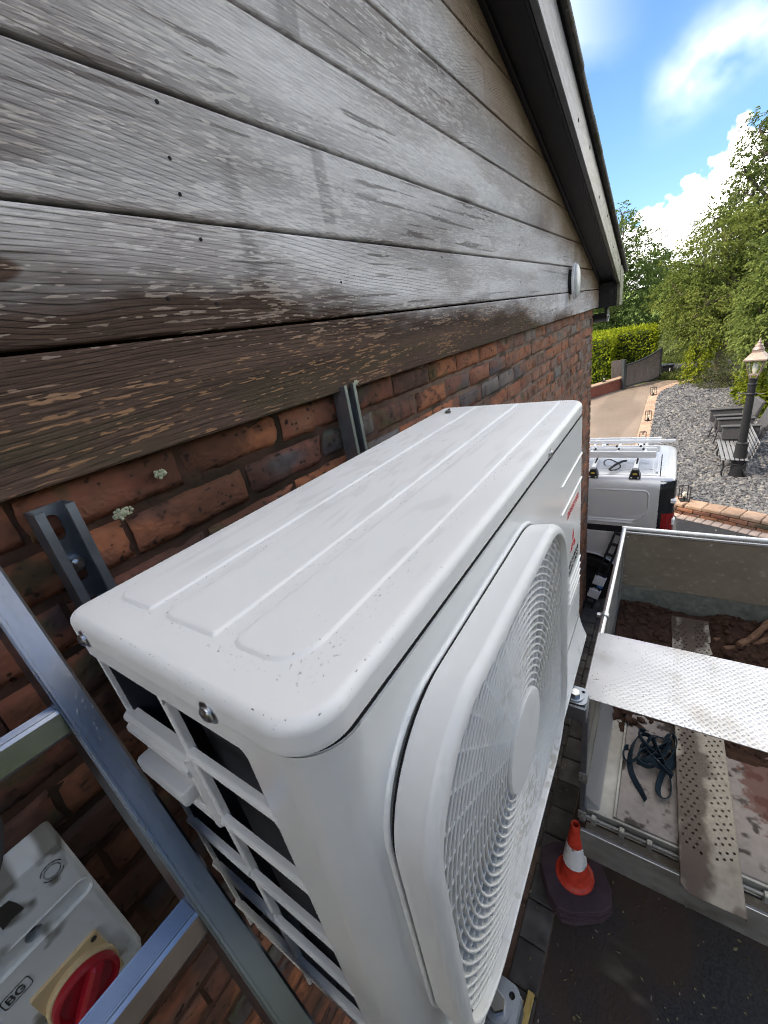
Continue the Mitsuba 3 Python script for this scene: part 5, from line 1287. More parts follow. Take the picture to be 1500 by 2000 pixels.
for yw in (0.64, 3.55):
    for xs in (4.73, 5.70):
        L = lathe([(0.20, -0.1), (0.29, -0.1), (0.317, -0.07), (0.32, -0.04), (0.32, 0.04), (0.317, 0.07), (0.29, 0.1), (0.20, 0.1)], 32); v = L.vertices
        L.vertices = np.stack([v[:, 2] + xs, v[:, 0] + yw, v[:, 1] + GZ + 0.32], 1)
        wk = obj('wheel', L, 'm_rubber', van)
        s_ = -1 if xs < 5 else 1
        L = lathe([(0.20, 0.085), (0.19, 0.06), (0.06, 0.05), (0.0001, 0.055)], 24); v = L.vertices
        L.vertices = np.stack([s_ * v[:, 2] + xs, v[:, 0] + yw, v[:, 1] + GZ + 0.32], 1); obj('hub_cap', L, 'm_iron', wk)
# arch lip
obj('wheel_arch', tube([(4.600, 0.64 + 0.375 * math.cos(t), GZ + 0.34 + 0.375 * math.sin(t)) for t in np.linspace(-0.1, 3.24, 30)], 0.010, 6), 'm_van', van)
# moulded panel, bead, sliding door rail
def side_x(z): return float(np.interp(z, prof[:9, 1], prof[:9, 0]))
def skin(poly_yz, proud, zs_):
    """strip of plates that follow the side: poly in (y, z)"""
    m = extr(poly_yz, proud); m = trimesh.Trimesh(*trimesh.remesh.subdivide_to_size(m.vertices, m.faces, 0.12)); v = m.vertices
    x = np.interp(v[:, 1], prof[:9, 1], prof[:9, 0]) - v[:, 2] + 0.001
    return trimesh.Trimesh(np.stack([x, v[:, 0], v[:, 1]], 1), m.faces[:, ::-1], process=False)
op = Polygon([(3.0, -1.895), (0.135, -1.895), (0.105, -1.905), (0.088, -1.93), (0.086, -2.12), (0.10, -2.145), (0.19, -2.225), (0.22, -2.235), (3.0, -2.235)])
mp = np.array([(3.0, -1.895), (1.0, -1.895), (0.14, -1.895), (0.105, -1.905), (0.088, -1.935), (0.086, -2.05), (0.087, -2.12), (0.105, -2.155), (0.18, -2.222), (0.23, -2.235), (1.0, -2.235), (3.0, -2.235)])
obj('moulding', mikit.ply(tube([(side_x(z) + 0.003, y, z) for y, z in mp], 0.012, 10), 'm_van', smooth=40), None, van)
obj('bead', tube([(side_x(-2.262) - 0.004, y, -2.262) for y in (0.215, 1.2, 3.0)], 0.013, 8), 'm_van_roof', van)
obj('door_rail', box([4.594, 0.16, -2.385], [4.603, 3.0, -2.312]), 'm_black_matt', van)
obj('bead', tube([(4.598, y, -2.397) for y in (0.14, 1.2, 3.0)], 0.008, 8), 'm_van_roof', van)
# wrap-round black corner with the lamp
def corner(z0, z1, y0, inset=0.0, o=0.004):
    ys = np.array([(y0, 0.0), (-0.03, 0.0), (-0.075, 0.008), (-0.11, 0.026), (-0.128, 0.05), (-0.1365, 0.11), (-0.1365, 0.20)])
    R = []
    for z in np.linspace(z0, z1, 9):
        x = np.interp(z, prof[:9, 1], prof[:9, 0])
        R.append([(x + i_ - o, y - o * (0.3 if i_ < 0.02 else 1.0), z) for y, i_ in ys])
    return loft(R, closed=False)
tl = obj('tail_lamp', mikit.ply(corner(-2.36, -1.795, 0.0), 'm_glass_black', smooth=60), None, van)
obj('red_lens', mikit.ply(corner(-2.355, -2.13, -0.045, o=0.007), 'm_tail_red', smooth=60), None, tl)
obj('white_lens', cham([4.60, -0.147, -2.012], [4.68, -0.098, -1.975], 0.006), 'm_white', tl)
obj('reflector', cham([4.62, -0.150, -2.27], [4.70, -0.118, -2.19], 0.012), 'm_white', tl)
obj('bumper', cham([4.66, -0.20, -3.0], [5.78, -0.06, -2.66], 0.03), 'm_black', van)
# roof skin with pressed ribs
rx = np.linspace(4.70, 5.74, 25); rz = np.interp(np.minimum(rx, 10.44 - rx), prof[8:, 0], prof[8:, 1]) + 0.004
yy_ = np.array([-0.075, -0.03, 0.05, 0.5, 1.2, 2.85])
R = [[(x, y, z - (0.02 if y < -0.05 else 0)) for x, z in zip(rx, rz)] for y in yy_]
rf = obj('roof', mikit.ply(loft(R, closed=False), 'm_van_roof', smooth=40), None, van)
def rib(x0, x1, y0, y1):
    z = np.interp(min((x0 + x1) / 2, 10.44 - (x0 + x1) / 2), prof[8:, 0], prof[8:, 1]) + 0.004
    return cham([x0, y0, z - 0.02], [x1, y1, z + 0.006], 0.005)
ribs = [rib(x0, x1, y0, y1) for x0, x1, y0, y1 in ((4.82, 4.85, 0.10, 0.55), (5.0, 5.03, 0.12, 0.45), (4.82, 5.30, 0.075, 0.10), (5.18, 5.21, 0.28, 0.62), (4.95, 5.25, 0.33, 0.355), (4.9, 4.93, 0.34, 0.56), (4.74, 5.3, 0.03, 0.05))]
for r_ in ribs: obj('rib', r_, 'm_van_roof', rf)
obj('tailgate_gap', cat(*[bar((a, 0.008, float(np.interp(a, prof[8:, 0], prof[8:, 1])) + 0.006), (a + 0.12, 0.008, float(np.interp(a + 0.12, prof[8:, 0], prof[8:, 1])) + 0.006), 0.008, 0.008, 0.001) for a in np.arange(4.70, 5.3, 0.12)]), 'm_black_matt', rf)
rk_ = thing('roof_rack', 'pair of pale roof bars on black feet across the van roof', 'roof rack')
for y in (0.225, 0.615):
    bk = obj('cross_bar', cham([4.66, y - 0.020, -1.690], [5.62, y + 0.020, -1.662], 0.004), 'm_white', rk_)
    obj('rubber_strip', cham([4.78, y - 0.011, -1.6618], [5.02, y + 0.005, -1.658], 0.001), 'm_rubber', bk)
    for xf in (4.675, 5.60):
        ft = obj('foot', loft([[(xf - 0.04, y - 0.052, -1.775), (xf + 0.05, y - 0.052, -1.755), (xf + 0.05, y + 0.052, -1.755), (xf - 0.04, y + 0.052, -1.775)], [(xf - 0.022, y - 0.028, -1.6905), (xf + 0.04, y - 0.028, -1.6905), (xf + 0.04, y + 0.028, -1.6905), (xf - 0.022, y + 0.028, -1.6905)]], cap0=True, cap1=True), 'm_black', rk_)
        if xf < 5:
            obj('yellow_tag', bar((xf - 0.0345, y, -1.735), (xf - 0.031, y, -1.715), 0.04, 0.003, 0.0005, hint=(1, 0, 0)), 'm_yellow', ft)
            obj('bolt_cap', cat(*[trimesh.creation.icosphere(1, 0.008).apply_translation((xf - 0.042, y + s * 0.03, -1.762)) for s in (-1, 1)]), 'm_white', ft)
vl = thing('roof_ladder', 'white aluminium extension ladder lying along the van roof', 'ladder')
for x in (5.46, 5.14, 5.06, 4.93):
    obj('stile', cham([x - 0.012, 0.03 if x > 5.1 else 0.06, -1.645], [x + 0.012, 3.0, -1.575], 0.003), 'm_white', vl)
for k in range(10):
    obj('rung', tube([(4.93, 0.16 + 0.26 * k, -1.60), (5.46, 0.16 + 0.26 * k, -1.60)], 0.014, 8), 'm_white', vl)
for y, x in ((0.17, 5.0), (0.40, 5.0), (0.63, 5.0), (0.20, 5.10), (0.43, 5.10)):
    obj('clip', cham([x - 0.02, y, -1.575], [x + 0.02, y + 0.02, -1.560], 0.003), 'm_black', vl)
tag(obj('conduit', tube([(5.30, -0.10, -1.57), (5.30, 1.2, -1.57), (5.30, 2.9, -1.57)], 0.016, 10), 'm_white'), 'thin white plastic tube sticking out past the roof ladder', 'tube')
cu = [(4.86, 0.52, -1.71), (4.90, 0.54, -1.68), (4.95, 0.50, -1.67), (4.90, 0.44, -1.675), (4.87, 0.40, -1.69), (4.80, 0.37, -1.70), (4.74, 0.42, -1.72), (4.72, 0.46, -1.72)]
tag(obj('rubber_cord', tube(smooth_line(np.array(cu)[:, :2], 40).tolist() and np.column_stack([smooth_line(np.array(cu)[:, :2], 40), np.interp(np.linspace(0, 1, 40), np.linspace(0, 1, 8), np.array(cu)[:, 2])]), 0.006, 6), 'm_rubber'), 'black cord curled on the van roof between the bars', 'cord')
tag(obj('tie_strap', tube([(4.74, 0.47, -1.715), (4.80, 0.43, -1.69), (4.90, 0.36, -1.675), (4.96, 0.33, -1.69)], 0.012, 6), 'm_iron'), 'dark strap end lying beside the cord on the van roof', 'strap')

# slotted steel prop leaning between van and wall corner
sp2 = thing('slotted_stand', 'dark slotted steel bars with white and blue clamps leaning behind the trailer', 'stand')
A, B = np.array([4.44, 0.615, GZ + 0.005]), np.array([4.565, 0.322, -2.36])
dv = (B - A); side_ = np.cross(dv / np.linalg.norm(dv), [-1, 0, 0.3]); side_ /= np.linalg.norm(side_)
for s in (-1, 1):
    obj('bar', bar(A + side_ * 0.045 * s, B + side_ * 0.036 * s, 0.022, 0.04, 0.003, hint=(1, 0, 0)), 'm_iron', sp2)
for t in np.linspace(0.1, 0.97, 8):
    obj('web', bar(A + dv * t - side_ * 0.04, A + dv * t + side_ * 0.04, 0.03, 0.02, 0.002, hint=(1, 0, 0)), 'm_iron', sp2)
for t, mt in ((0.235, 'm_white'), (0.40, 'm_white'), (0.345, 'm_blue')):
    c = A + dv * t
    obj('clamp', bar(c - side_ * (0.055 if mt == 'm_white' else -0.0), c + side_ * 0.065, 0.055, 0.115 if mt == 'm_white' else 0.05, 0.006, hint=dv), mt, sp2)

# ================================================================== lamp post, bench, chairs, lanterns on the gravel
lp = thing('lamp_post', 'black cast iron lamp post with a copper-topped lantern on the gravel', 'lamp post')
lx, ly = 8.775, -1.085
pst = lathe([(0.118, G2 - 0.03), (0.118, G2 + 0.02), (0.108, G2 + 0.035), (0.102, -2.99), (0.116, -2.98), (0.118, -2.955), (0.104, -2.945), (0.092, -2.93), (0.080, -2.68), (0.088, -2.665), (0.086, -2.645), (0.062, -2.63), (0.052, -1.72), (0.062, -1.70), (0.062, -1.68), (0.052, -1.67), (0.050, -1.63), (0.060, -1.60), (0.0001, -1.598)], 20, (lx, ly, 0))
obj('post', mikit.ply(pst, 'm_iron', smooth=40), None, lp)
obj('ladder_bar', cat(tube([(lx + 0.10, ly + 0.16, -1.842), (lx - 0.06, ly - 0.16, -1.842)], 0.010, 8), lathe([(0.062, -1.86), (0.070, -1.85), (0.070, -1.83), (0.062, -1.82)], 16, (lx, ly, 0))), 'm_iron', lp)
def sqr(h, z, rot=0.5): return [(lx + h * math.sqrt(2) * math.cos(rot + math.pi / 2 * k), ly + h * math.sqrt(2) * math.sin(rot + math.pi / 2 * k), z) for k in range(4)]
ln = obj('lantern', cat(loft([sqr(0.060, -1.548), sqr(0.060, -1.535)], cap0=True, cap1=True), *[bar(np.array(sqr(0.034, -1.60)[k]), np.array(sqr(0.055, -1.545)[k]), 0.012, 0.012) for k in range(4)]), 'm_copper', lp)
for k in range(4):
    obj('glazing_bar', bar(np.array(sqr(0.060, -1.535)[k]), np.array(sqr(0.110, -1.315)[k]), 0.010, 0.010, 0.001), 'm_copper', ln)
    a_, b_ = sqr(0.057, -1.533), sqr(0.106, -1.318)
    k2 = (k + 1) % 4
    v = np.array([a_[k], a_[k2], b_[k2], b_[k]]); 
    scene[f'{ln}__pane' + ('' if k == 0 else f'_{k:03d}')] = mikit.ply(TM(v, [[0, 1, 2, 3]]), {'type': 'thindielectric', 'int_ior': 1.5})
obj('gas_bulb', mikit.ply(lathe([(0.010, -1.53), (0.020, -1.52), (0.034, -1.47), (0.036, -1.42), (0.022, -1.37), (0.0001, -1.35)], 16, (lx, ly, 0)), 'm_lampglass', smooth=40), None, ln)
obj('canopy', cat(loft([sqr(0.100, -1.322), sqr(0.140, -1.318), sqr(0.140, -1.300), sqr(0.128, -1.285), sqr(0.064, -1.205), sqr(0.060, -1.17)], cap0=True, cap1=True)), 'm_copper', ln)
obj('finial', mikit.ply(lathe([(0.060, -1.17), (0.074, -1.162), (0.066, -1.145), (0.048, -1.12), (0.052, -1.11), (0.036, -1.095), (0.022, -1.075), (0.026, -1.065), (0.014, -1.05), (0.010, -1.02), (0.0001, -1.005)], 16, (lx, ly, 0)), 'm_copper', smooth=40), None, ln)

bn = thing('bench', 'grey slatted metal garden bench behind the lamp post', 'bench')
BX0, BX1 = 8.62, 9.84
for k in range(6):
    y = -0.835 - 0.062 * k; z = -2.895 - 0.004 * k + (0.0 if k else -0.012)
    obj('seat_slat', cham([BX0, y - 0.045, z - 0.008], [BX1, y, z + 0.006], 0.003), 'm_bench', bn)
for k in range(5):
    y = -1.215 - 0.016 * k; z = -2.865 + 0.058 * k
    obj('back_slat', bar((BX0, y, z), (BX1, y, z), 0.046, 0.012, 0.003, hint=(0, 0.26, 0.96)) if False else cham([BX0, y - 0.014, z - 0.023], [BX1, y, z + 0.023], 0.003), 'm_bench', bn)
for x in (BX0 + 0.06, BX1 - 0.06):
    fr = [(x, -0.87, G2), (x, -0.86, G2 + 0.10), (x, -0.89, G2 + 0.19), (x, -0.97, G2 + 0.235), (x, -1.06, G2 + 0.22), (x, -1.14, G2 + 0.13), (x, -1.20, G2)]
    obj('leg', cat(tube(fr, 0.014, 8), tube([(x, -0.84, -2.91), (x, -1.17, -2.93), (x, -1.225, -2.84), (x, -1.285, -2.62)], 0.014, 8), tube([(x, -0.88, G2 + 0.17), (x, -0.86, -2.92)], 0.012, 6), tube([(x, -1.13, G2 + 0.15), (x, -1.18, -2.92)], 0.012, 6)), 'm_iron', bn)
for nm, (cx, cy, rz), lab in (('a', (10.02, -1.16, 0.05), 'nearer dark grey garden armchair hidden partly by the lamp post'), ('b', (10.86, -1.08, 0.10), 'farther dark grey garden armchair beyond the bench')):
    ck = thing('garden_chair', lab, 'armchair')
    pl_ = lambda m: place(m, (cx, cy, G2), rz)
    obj('seat', pl_(cham([-0.27, -0.24, 0.30], [0.27, 0.27, 0.36], 0.012)), 'm_rattan', ck)
    for s in (-1, 1):
        obj('arm', pl_(cat(cham([s * 0.275 - 0.03, -0.24, 0.36], [s * 0.275 + 0.03, 0.29, 0.60], 0.012), cham([s * 0.275 - 0.055, -0.26, 0.60], [s * 0.275 + 0.055, 0.32, 0.625], 0.008))), 'm_rattan', ck)
    bk = cham([-0.27, -0.03, 0.0], [0.27, 0.03, 0.50], 0.012); v = bk.vertices
    bk.vertices = np.stack([v[:, 0], v[:, 1] - 0.26 - 0.35 * v[:, 2], v[:, 2] + 0.33], 1); obj('backrest', pl_(bk), 'm_rattan', ck)
    for sx in (-1, 1):
        for sy in (-1, 1):
            obj('leg', pl_(tube([(sx * 0.24, sy * 0.21, 0.31), (sx * 0.28, sy * 0.25 + 0.02, 0.0)], 0.011, 6)), 'm_iron', ck)

def lantern(c, lab, w=0.052, h=0.225, rz=0.6):
    k = thing('lantern', lab, 'lantern')
    p = lambda m: place(m, c, rz)
    t = 0.0055
    obj('frame', p(cat(*[cham([sx * w - t, sy * w - t, 0.004], [sx * w + t, sy * w + t, h], 0.001) for sx in (-1, 1) for sy in (-1, 1)], *[cham([-w, s * w - t, z - t], [w, s * w + t, z + t], 0.001) for s in (-1, 1) for z in (0.012, h)], *[cham([s * w - t, -w, z - t], [s * w + t, w, z + t], 0.001) for s in (-1, 1) for z in (0.012, h)])), 'm_iron', k)
    obj('base', p(cham([-w, -w, 0], [w, w, 0.009], 0.001)), 'm_iron', k)
    b = obj('socket', p(lathe([(0.020, 0.009), (0.020, 0.055), (0.014, 0.075), (0.0001, 0.076)], 10)), 'm_iron', k)
    obj('bulb', mikit.ply(p(lathe([(0.012, 0.076), (0.019, 0.09), (0.028, 0.118), (0.024, 0.142), (0.0001, 0.152)], 12)), 'm_lampglass', smooth=40), None, k)
lantern((7.53, -0.335, G2 + 0.004), 'black framed lantern on the near kerb corner behind the van', 0.058, 0.24, 0.25)
lantern((10.875, 0.425, G2 + 0.004), 'first black lantern on the long kerb just above the van roof', 0.045, 0.22)
lantern((12.744, 0.41, G2 + 0.004), 'second black lantern along the long kerb', 0.050, 0.26)
lantern((16.04, 0.43, G2 + 0.004), 'third black lantern where the kerb starts to curve', 0.06, 0.25)
lantern((18.2, -0.30, G2 + 0.004), 'farthest black lantern at the end of the kerb by the laurel', 0.065, 0.24)

# ================================================================== low wall, gate, hedge at the drive's mouth
gw = thing('garden_wall', 'low red brick wall with flat coping beside the driveway gate', 'wall')
P0, P1 = np.array([16.0, 3.08]), np.array([18.68, 1.53])
ln_ = LineString([P0, P1])
obj('brickwork', place(extr(ln_.buffer(0.11, cap_style=2), 0.38), (0, 0, GZ)), 'm_redbrick', gw)
for c, ang, stp in along(ln_, 0.45):
    obj('coping_stone', place(cham([-stp / 2 + 0.004, -0.15, 0], [stp / 2 - 0.004, 0.15, 0.05], 0.006), (c[0], c[1], GZ + 0.3805), ang), COP[0], gw)
lantern((17.75, 2.07, GZ + 0.4315), 'small black lantern on the low red brick wall', 0.045, 0.17)
gt = thing('driveway_gate', 'open grey boarded gate with a sweeping dark top rail', 'gate')
G0, G1 = np.array([18.40, 1.44]), np.array([19.86, 0.36]); gd_ = (G1 - G0); GL = np.linalg.norm(gd_); gd_ /= GL; ga = math.atan2(gd_[1], gd_[0])
gtop = lambda t: 0.90 + 0.30 * (t ** 2.0)
nb = 15
for k in range(nb):
    t0, t1 = k / nb, (k + 1) / nb
    a, b = 0.06 + t0 * (GL - 0.12), 0.06 + t1 * (GL - 0.12)
    m = cham([a + 0.003, -0.012, 0.10], [b - 0.003, 0.012, 1.0], 0.003); v = m.vertices
    top_ = np.where(v[:, 0] > (a + b) / 2, gtop(t1), gtop(t0)) - 0.055
    m.vertices[:, 2] = np.where(v[:, 2] > 0.5, top_ - (1.0 - v[:, 2]), v[:, 2])
    obj('board', place(m, (G0[0], G0[1], GZ), ga), 'm_gate', gt)
fr = [cham([0, -0.03, 0.05], [0.06, 0.03, gtop(0)], 0.004), cham([GL - 0.06, -0.03, 0.05], [GL, 0.03, gtop(1)], 0.004), cham([0.06, -0.025, 0.05], [GL - 0.06, 0.025, 0.11], 0.004)]
fr.append(tube([(t * GL, 0, gtop(t) - 0.03) for t in np.linspace(0.02, 0.99, 14)], 0.032, 6))
obj('frame', place(cat(*fr), (G0[0], G0[1], GZ), ga), 'm_gate_frame', gt)
obj('gate_post', place(cham([-0.12, -0.05, 0], [-0.02, 0.05, 1.08], 0.006), (G0[0], G0[1], GZ), ga), 'm_gate_frame', gt)
fl = thing('fence_panel', 'short brown fence panel between the hedge and the gate post', 'fence')
for k in range(5):
    obj('board', place(cham([0.085 * k, -0.012, 0.20], [0.085 * k + 0.08, 0.012, 0.86], 0.003), (18.62, 1.92, GZ + 0.18), -1.2), 'm_gate', fl)
obj('rail', place(cham([0.0, 0.0125, 0.72], [0.425, 0.04, 0.78], 0.003), (18.62, 1.92, GZ + 0.18), -1.2), 'm_gate', fl)
bx_ = thing('parcel_box', 'black lidded box standing at the far end of the gate', 'box')
obj('body', place(cham([-0.20, -0.19, 0.0], [0.20, 0.19, 0.36], 0.015), (20.48, 0.16, GZ + 0.04), 0.2), 'm_black', bx_)
obj('lid', place(cham([-0.22, -0.21, 0.3605], [0.22, 0.21, 0.42], 0.015), (20.48, 0.16, GZ + 0.04), 0.2), 'm_black', bx_)
obj('hasp', place(cham([-0.212, -0.075, 0.18], [-0.2005, -0.045, 0.30], 0.003), (20.48, 0.16, GZ + 0.04), 0.2), 'm_white', bx_)

# ================================================================== foliage
def leaves(centres, dirs, ups, length, width, cols, droop=0.25):
    """bent diamond leaves: 4 corners each, as two triangles over the midrib"""
    n = len(centres)
    d = dirs / np.linalg.norm(dirs, axis=1, keepdims=True)
    s = np.cross(d, ups); s /= np.linalg.norm(s, axis=1, keepdims=True) + 1e-9
    u = np.cross(s, d)
    L, W = length[:, None], width[:, None]
    v = np.stack([centres, centres + d * L * 0.45 + s * W / 2 + u * W * 0.12, centres + d * L - u * L * droop, centres + d * L * 0.45 - s * W / 2 + u * W * 0.12], 1).reshape(-1, 3)
    f = (np.array([[0, 1, 2], [0, 2, 3]])[None] + (np.arange(n) * 4)[:, None, None]).reshape(-1, 3)
    return TM(v, f), np.repeat(cols, 4, axis=0)
def unit(n, r): 
    v = r.normal(size=(n, 3)); return v / np.linalg.norm(v, axis=1, keepdims=True)
def crown(lobes, per_m2, spray, leaf, base, tip, seed, spread=0.35):
    """sprays of leaves through the outer part of each lobe; drooping, lit-side-up"""
    r = np.random.default_rng(seed); C, D, U, K = [], [], [], []
    for (x, y, z, R) in lobes:
        nsp = max(6, int(per_m2 * R * R))
        u = unit(nsp, r); rad = R * (0.45 + 0.62 * r.random(nsp) ** 0.55) * (1 + 0.22 * (meshkit.fbm(u * 1.8 + seed + x, 3) - 0.5) * 2)
        c = np.array([x, y, z]) + u * rad[:, None] * [1, 1, 0.92]
        out = u + 0.55 * r.normal(size=u.shape) + [0, 0, -0.10]; out /= np.linalg.norm(out, axis=1, keepdims=True)
        tone = np.clip(meshkit.noise(c * 1.1 + seed) * 0.8 + 0.35 * r.random(nsp) - 0.08, 0, 1)
        m = spray
        t = r.random((nsp, m))
        sd = np.cross(out, [0, 0, 1.0]); sd /= np.linalg.norm(sd, axis=1, keepdims=True) + 1e-6
        ln = spread * (0.6 + 0.8 * r.random(nsp))[:, None]
        cc = c[:, None] + out[:, None] * (t * ln)[..., None] + sd[:, None] * (r.normal(0, 0.30, (nsp, m)) * ln * (1.1 - 0.5 * t))[..., None] + np.array([0, 0, 1.0]) * (-0.32 * t ** 2 * ln + r.normal(0, 0.035, (nsp, m)))[..., None]
        dd = out[:, None] * 0.8 + sd[:, None] * r.normal(0, 0.8, (nsp, m, 1)) + np.array([0, 0, -0.40]) + 0.25 * r.normal(size=(nsp, m, 3))
        uu = np.array([0, 0, 1.0]) + 0.45 * r.normal(size=(nsp, m, 3)) + 0.25 * u[:, None]
        k = np.clip(tone[:, None] + 0.18 * r.normal(size=(nsp, m)), 0, 1)[..., None]
        C.append(cc.reshape(-1, 3)); D.append(dd.reshape(-1, 3)); U.append(uu.reshape(-1, 3)); K.append((np.array(base) * (1 - k) + np.array(tip) * k).reshape(-1, 3))
    C, D, U, K = map(np.vstack, (C, D, U, K))
    L = leaf * (0.65 + 0.7 * r.random(len(C)))
    return leaves(C, D, U, L, L * (0.42 + 0.2 * r.random(len(C))), K)
def tree(name, label, category, lobes, trunk, per_m2, spray, leaf, base, tip, seed, group=None, spread=0.35, mt='m_leaf'):
    k = thing(name, label, category, group)
    (tx, ty, tz), tr_ = trunk
    cen = np.average(np.array(lobes)[:, :3], axis=0, weights=np.array(lobes)[:, 3])
    top = np.array([tx * 0.6 + cen[0] * 0.4, ty * 0.6 + cen[1] * 0.4, cen[2] + 0.2])
    m = [tube([np.array([tx, ty, tz]) + (top - [tx, ty, tz]) * t + 0.10 * np.array([math.sin(4 * t + seed), math.cos(3 * t), 0]) * t for t in np.linspace(0, 1, 8)], tr_ * np.linspace(1.15, 0.5, 8), 10)]
    r = np.random.default_rng(seed)
    for (x, y, z, R) in lobes:
        e = np.array([x, y, z]); s = np.array([tx, ty, tz]) + (top - [tx, ty, tz]) * np.clip((z - tz) / max(top[2] - tz, 0.1) - 0.25, 0.3, 0.95)
        mid = (s + e) / 2 + [0, 0, 0.15 * R]
        m.append(tube([s, mid, e, e + unit(1, r)[0] * R * 0.7 + [0, 0, 0.3 * R]], [tr_ * 0.42, tr_ * 0.3, tr_ * 0.2, tr_ * 0.06], 7))
        for q_ in range(4):
            a = e + unit(1, r)[0] * R * 0.25; b = e + unit(1, r)[0] * R * 0.95
            m.append(tube([e, (a + b) / 2, b], [tr_ * 0.16, tr_ * 0.10, tr_ * 0.03], 5))
    obj('trunk', cat(m), 'm_oak', k)
    g, col_ = crown(lobes, per_m2, spray, leaf, base, tip, seed, spread)
    obj('crown', mikit.ply(g, mt, color=col_), None, k)
    return k
GM0, GM1 = (0.075, 0.115, 0.030), (0.170, 0.205, 0.045)
tree('maple_tree', 'broad yellow-green tree overhanging the lane right of the hedge', 'tree',
     [(19.5, 0.03, -0.36, .69), (20, -.5, .33, .86), (20.5, -1.15, .97, .97), (19, -.74, -.97, .87), (18.7, -.36, -1.40, .45), (20, -1.77, -.56, 1.05), (18.2, -.72, -1.80, .45), (18.5, -1.4, -1.6, .76), (21.6, -.9, -.3, 1.0), (21.2, -2.2, .9, 1.1), (20.5, -3.0, -.4, 1.2), (19.5, -2.6, -1.5, 1.0), (21.5, -.35, -1.2, .8)],
     ((20.4, -1.5, -3.3), 0.16), 300, 16, 0.090, GM0, (0.215, 0.245, 0.062), 11, spread=0.34)
tree('lime_tree', 'pale green tree leaning in at the right edge above the lamp post', 'tree',
     [(13.5, -1.60, -.97, .50), (13.0, -1.80, -1.62, .52), (13.5, -1.9, -.49, .57), (12.8, -1.62, -1.55, .34), (13.8, -2.6, -.6, .9), (13.2, -2.7, -1.6, .8), (14.2, -2.2, .1, .7), (14.5, -2.1, -1.1, .7)],
     ((13.9, -2.8, -3.3), 0.10), 360, 16, 0.092, (0.075, 0.115, 0.030), (0.21, 0.255, 0.075), 12, spread=0.30)
tree('ash_tree', 'tall open-branched tree rising at the right edge of the sky', 'tree',
     [(23, -2.18, 3.5, .75), (23, -1.87, 4.25, .40), (22.5, -1.9, 2.25, .80), (22, -1.52, 1.61, .68), (23, -2.51, 2.22, 1.1), (22, -.95, 1.80, .48), (22.5, -1.59, 3.02, .38), (22, -2.46, .74, 1.09), (24, -3.4, 3.3, 1.3), (24, -3.3, 1.6, 1.3), (23.5, -2.9, 4.7, .8)],
     ((23.4, -3.0, -3.2), 0.18), 130, 15, 0.12, (0.065, 0.10, 0.028), (0.155, 0.19, 0.065), 13, spread=0.42)
tree('sycamore_tree', 'tall green tree behind the clipped hedge beside the house corner', 'tree',
     [(33, 3.08, 3.1, .85), (34, 2.35, 1.83, 1.44), (33, 2.74, .2, 1.54), (35, 1.59, -.05, 1.2), (32, 3.53, 1.48, 1.25), (31, 3.45, -1.18, 1.2), (31, 4.06, .48, 1.24), (34, 3.3, 4.2, .55), (30.5, 4.6, -1.3, 1.2), (33, 4.6, 1.8, 1.5), (33, 5.2, -.2, 1.6)],
     ((32.6, 3.4, -3.2), 0.22), 80, 16, 0.16, (0.055, 0.092, 0.025), (0.150, 0.205, 0.065), 14, spread=0.55)
tree('elder_bush', 'dark green bush at the foot of the tall tree behind the hedge', 'bush',
     [(36, 1.11, -1.39, 1.04), (32, 2.14, -1.85, 1.0), (30, 4.2, -2.2, 1.0), (33.5, 3.2, -2.3, 1.1), (30, 3.0, -2.5, .9)], ((33, 2.8, -3.2), 0.10), 90, 16, 0.15, (0.035, 0.062, 0.018), (0.09, 0.13, 0.04), 15, spread=0.5)
tree('distant_tree', 'far dark tree closing the lane under the white cloud', 'tree',
     [(60, 1.41, 1.15, 1.45), (62, .2, .16, 1.4), (58, 2.08, 1.74, 1.35), (60, -.71, -1.6, 1.6), (61, 1.2, -1.2, 1.9), (63, -1.2, -.6, 1.8)], ((60.5, .6, -2.5), 0.25), 42, 14, 0.30, (0.035, 0.060, 0.020), (0.08, 0.115, 0.04), 16, spread=0.8)
tree('hawthorn_bush', 'loose green bush on the verge beyond the gate', 'bush', [(27, .12, -2.75, .45), (25.2, -.3, -2.80, .45), (26, .0, -2.5, .42), (28, -1.2, -1.9, .8), (27, -1.8, -2.0, 1.0)], ((26.8, -.1, -3.3), 0.05), 130, 14, 0.11, (0.09, 0.12, 0.045), (0.22, 0.26, 0.11), 17, spread=0.32)
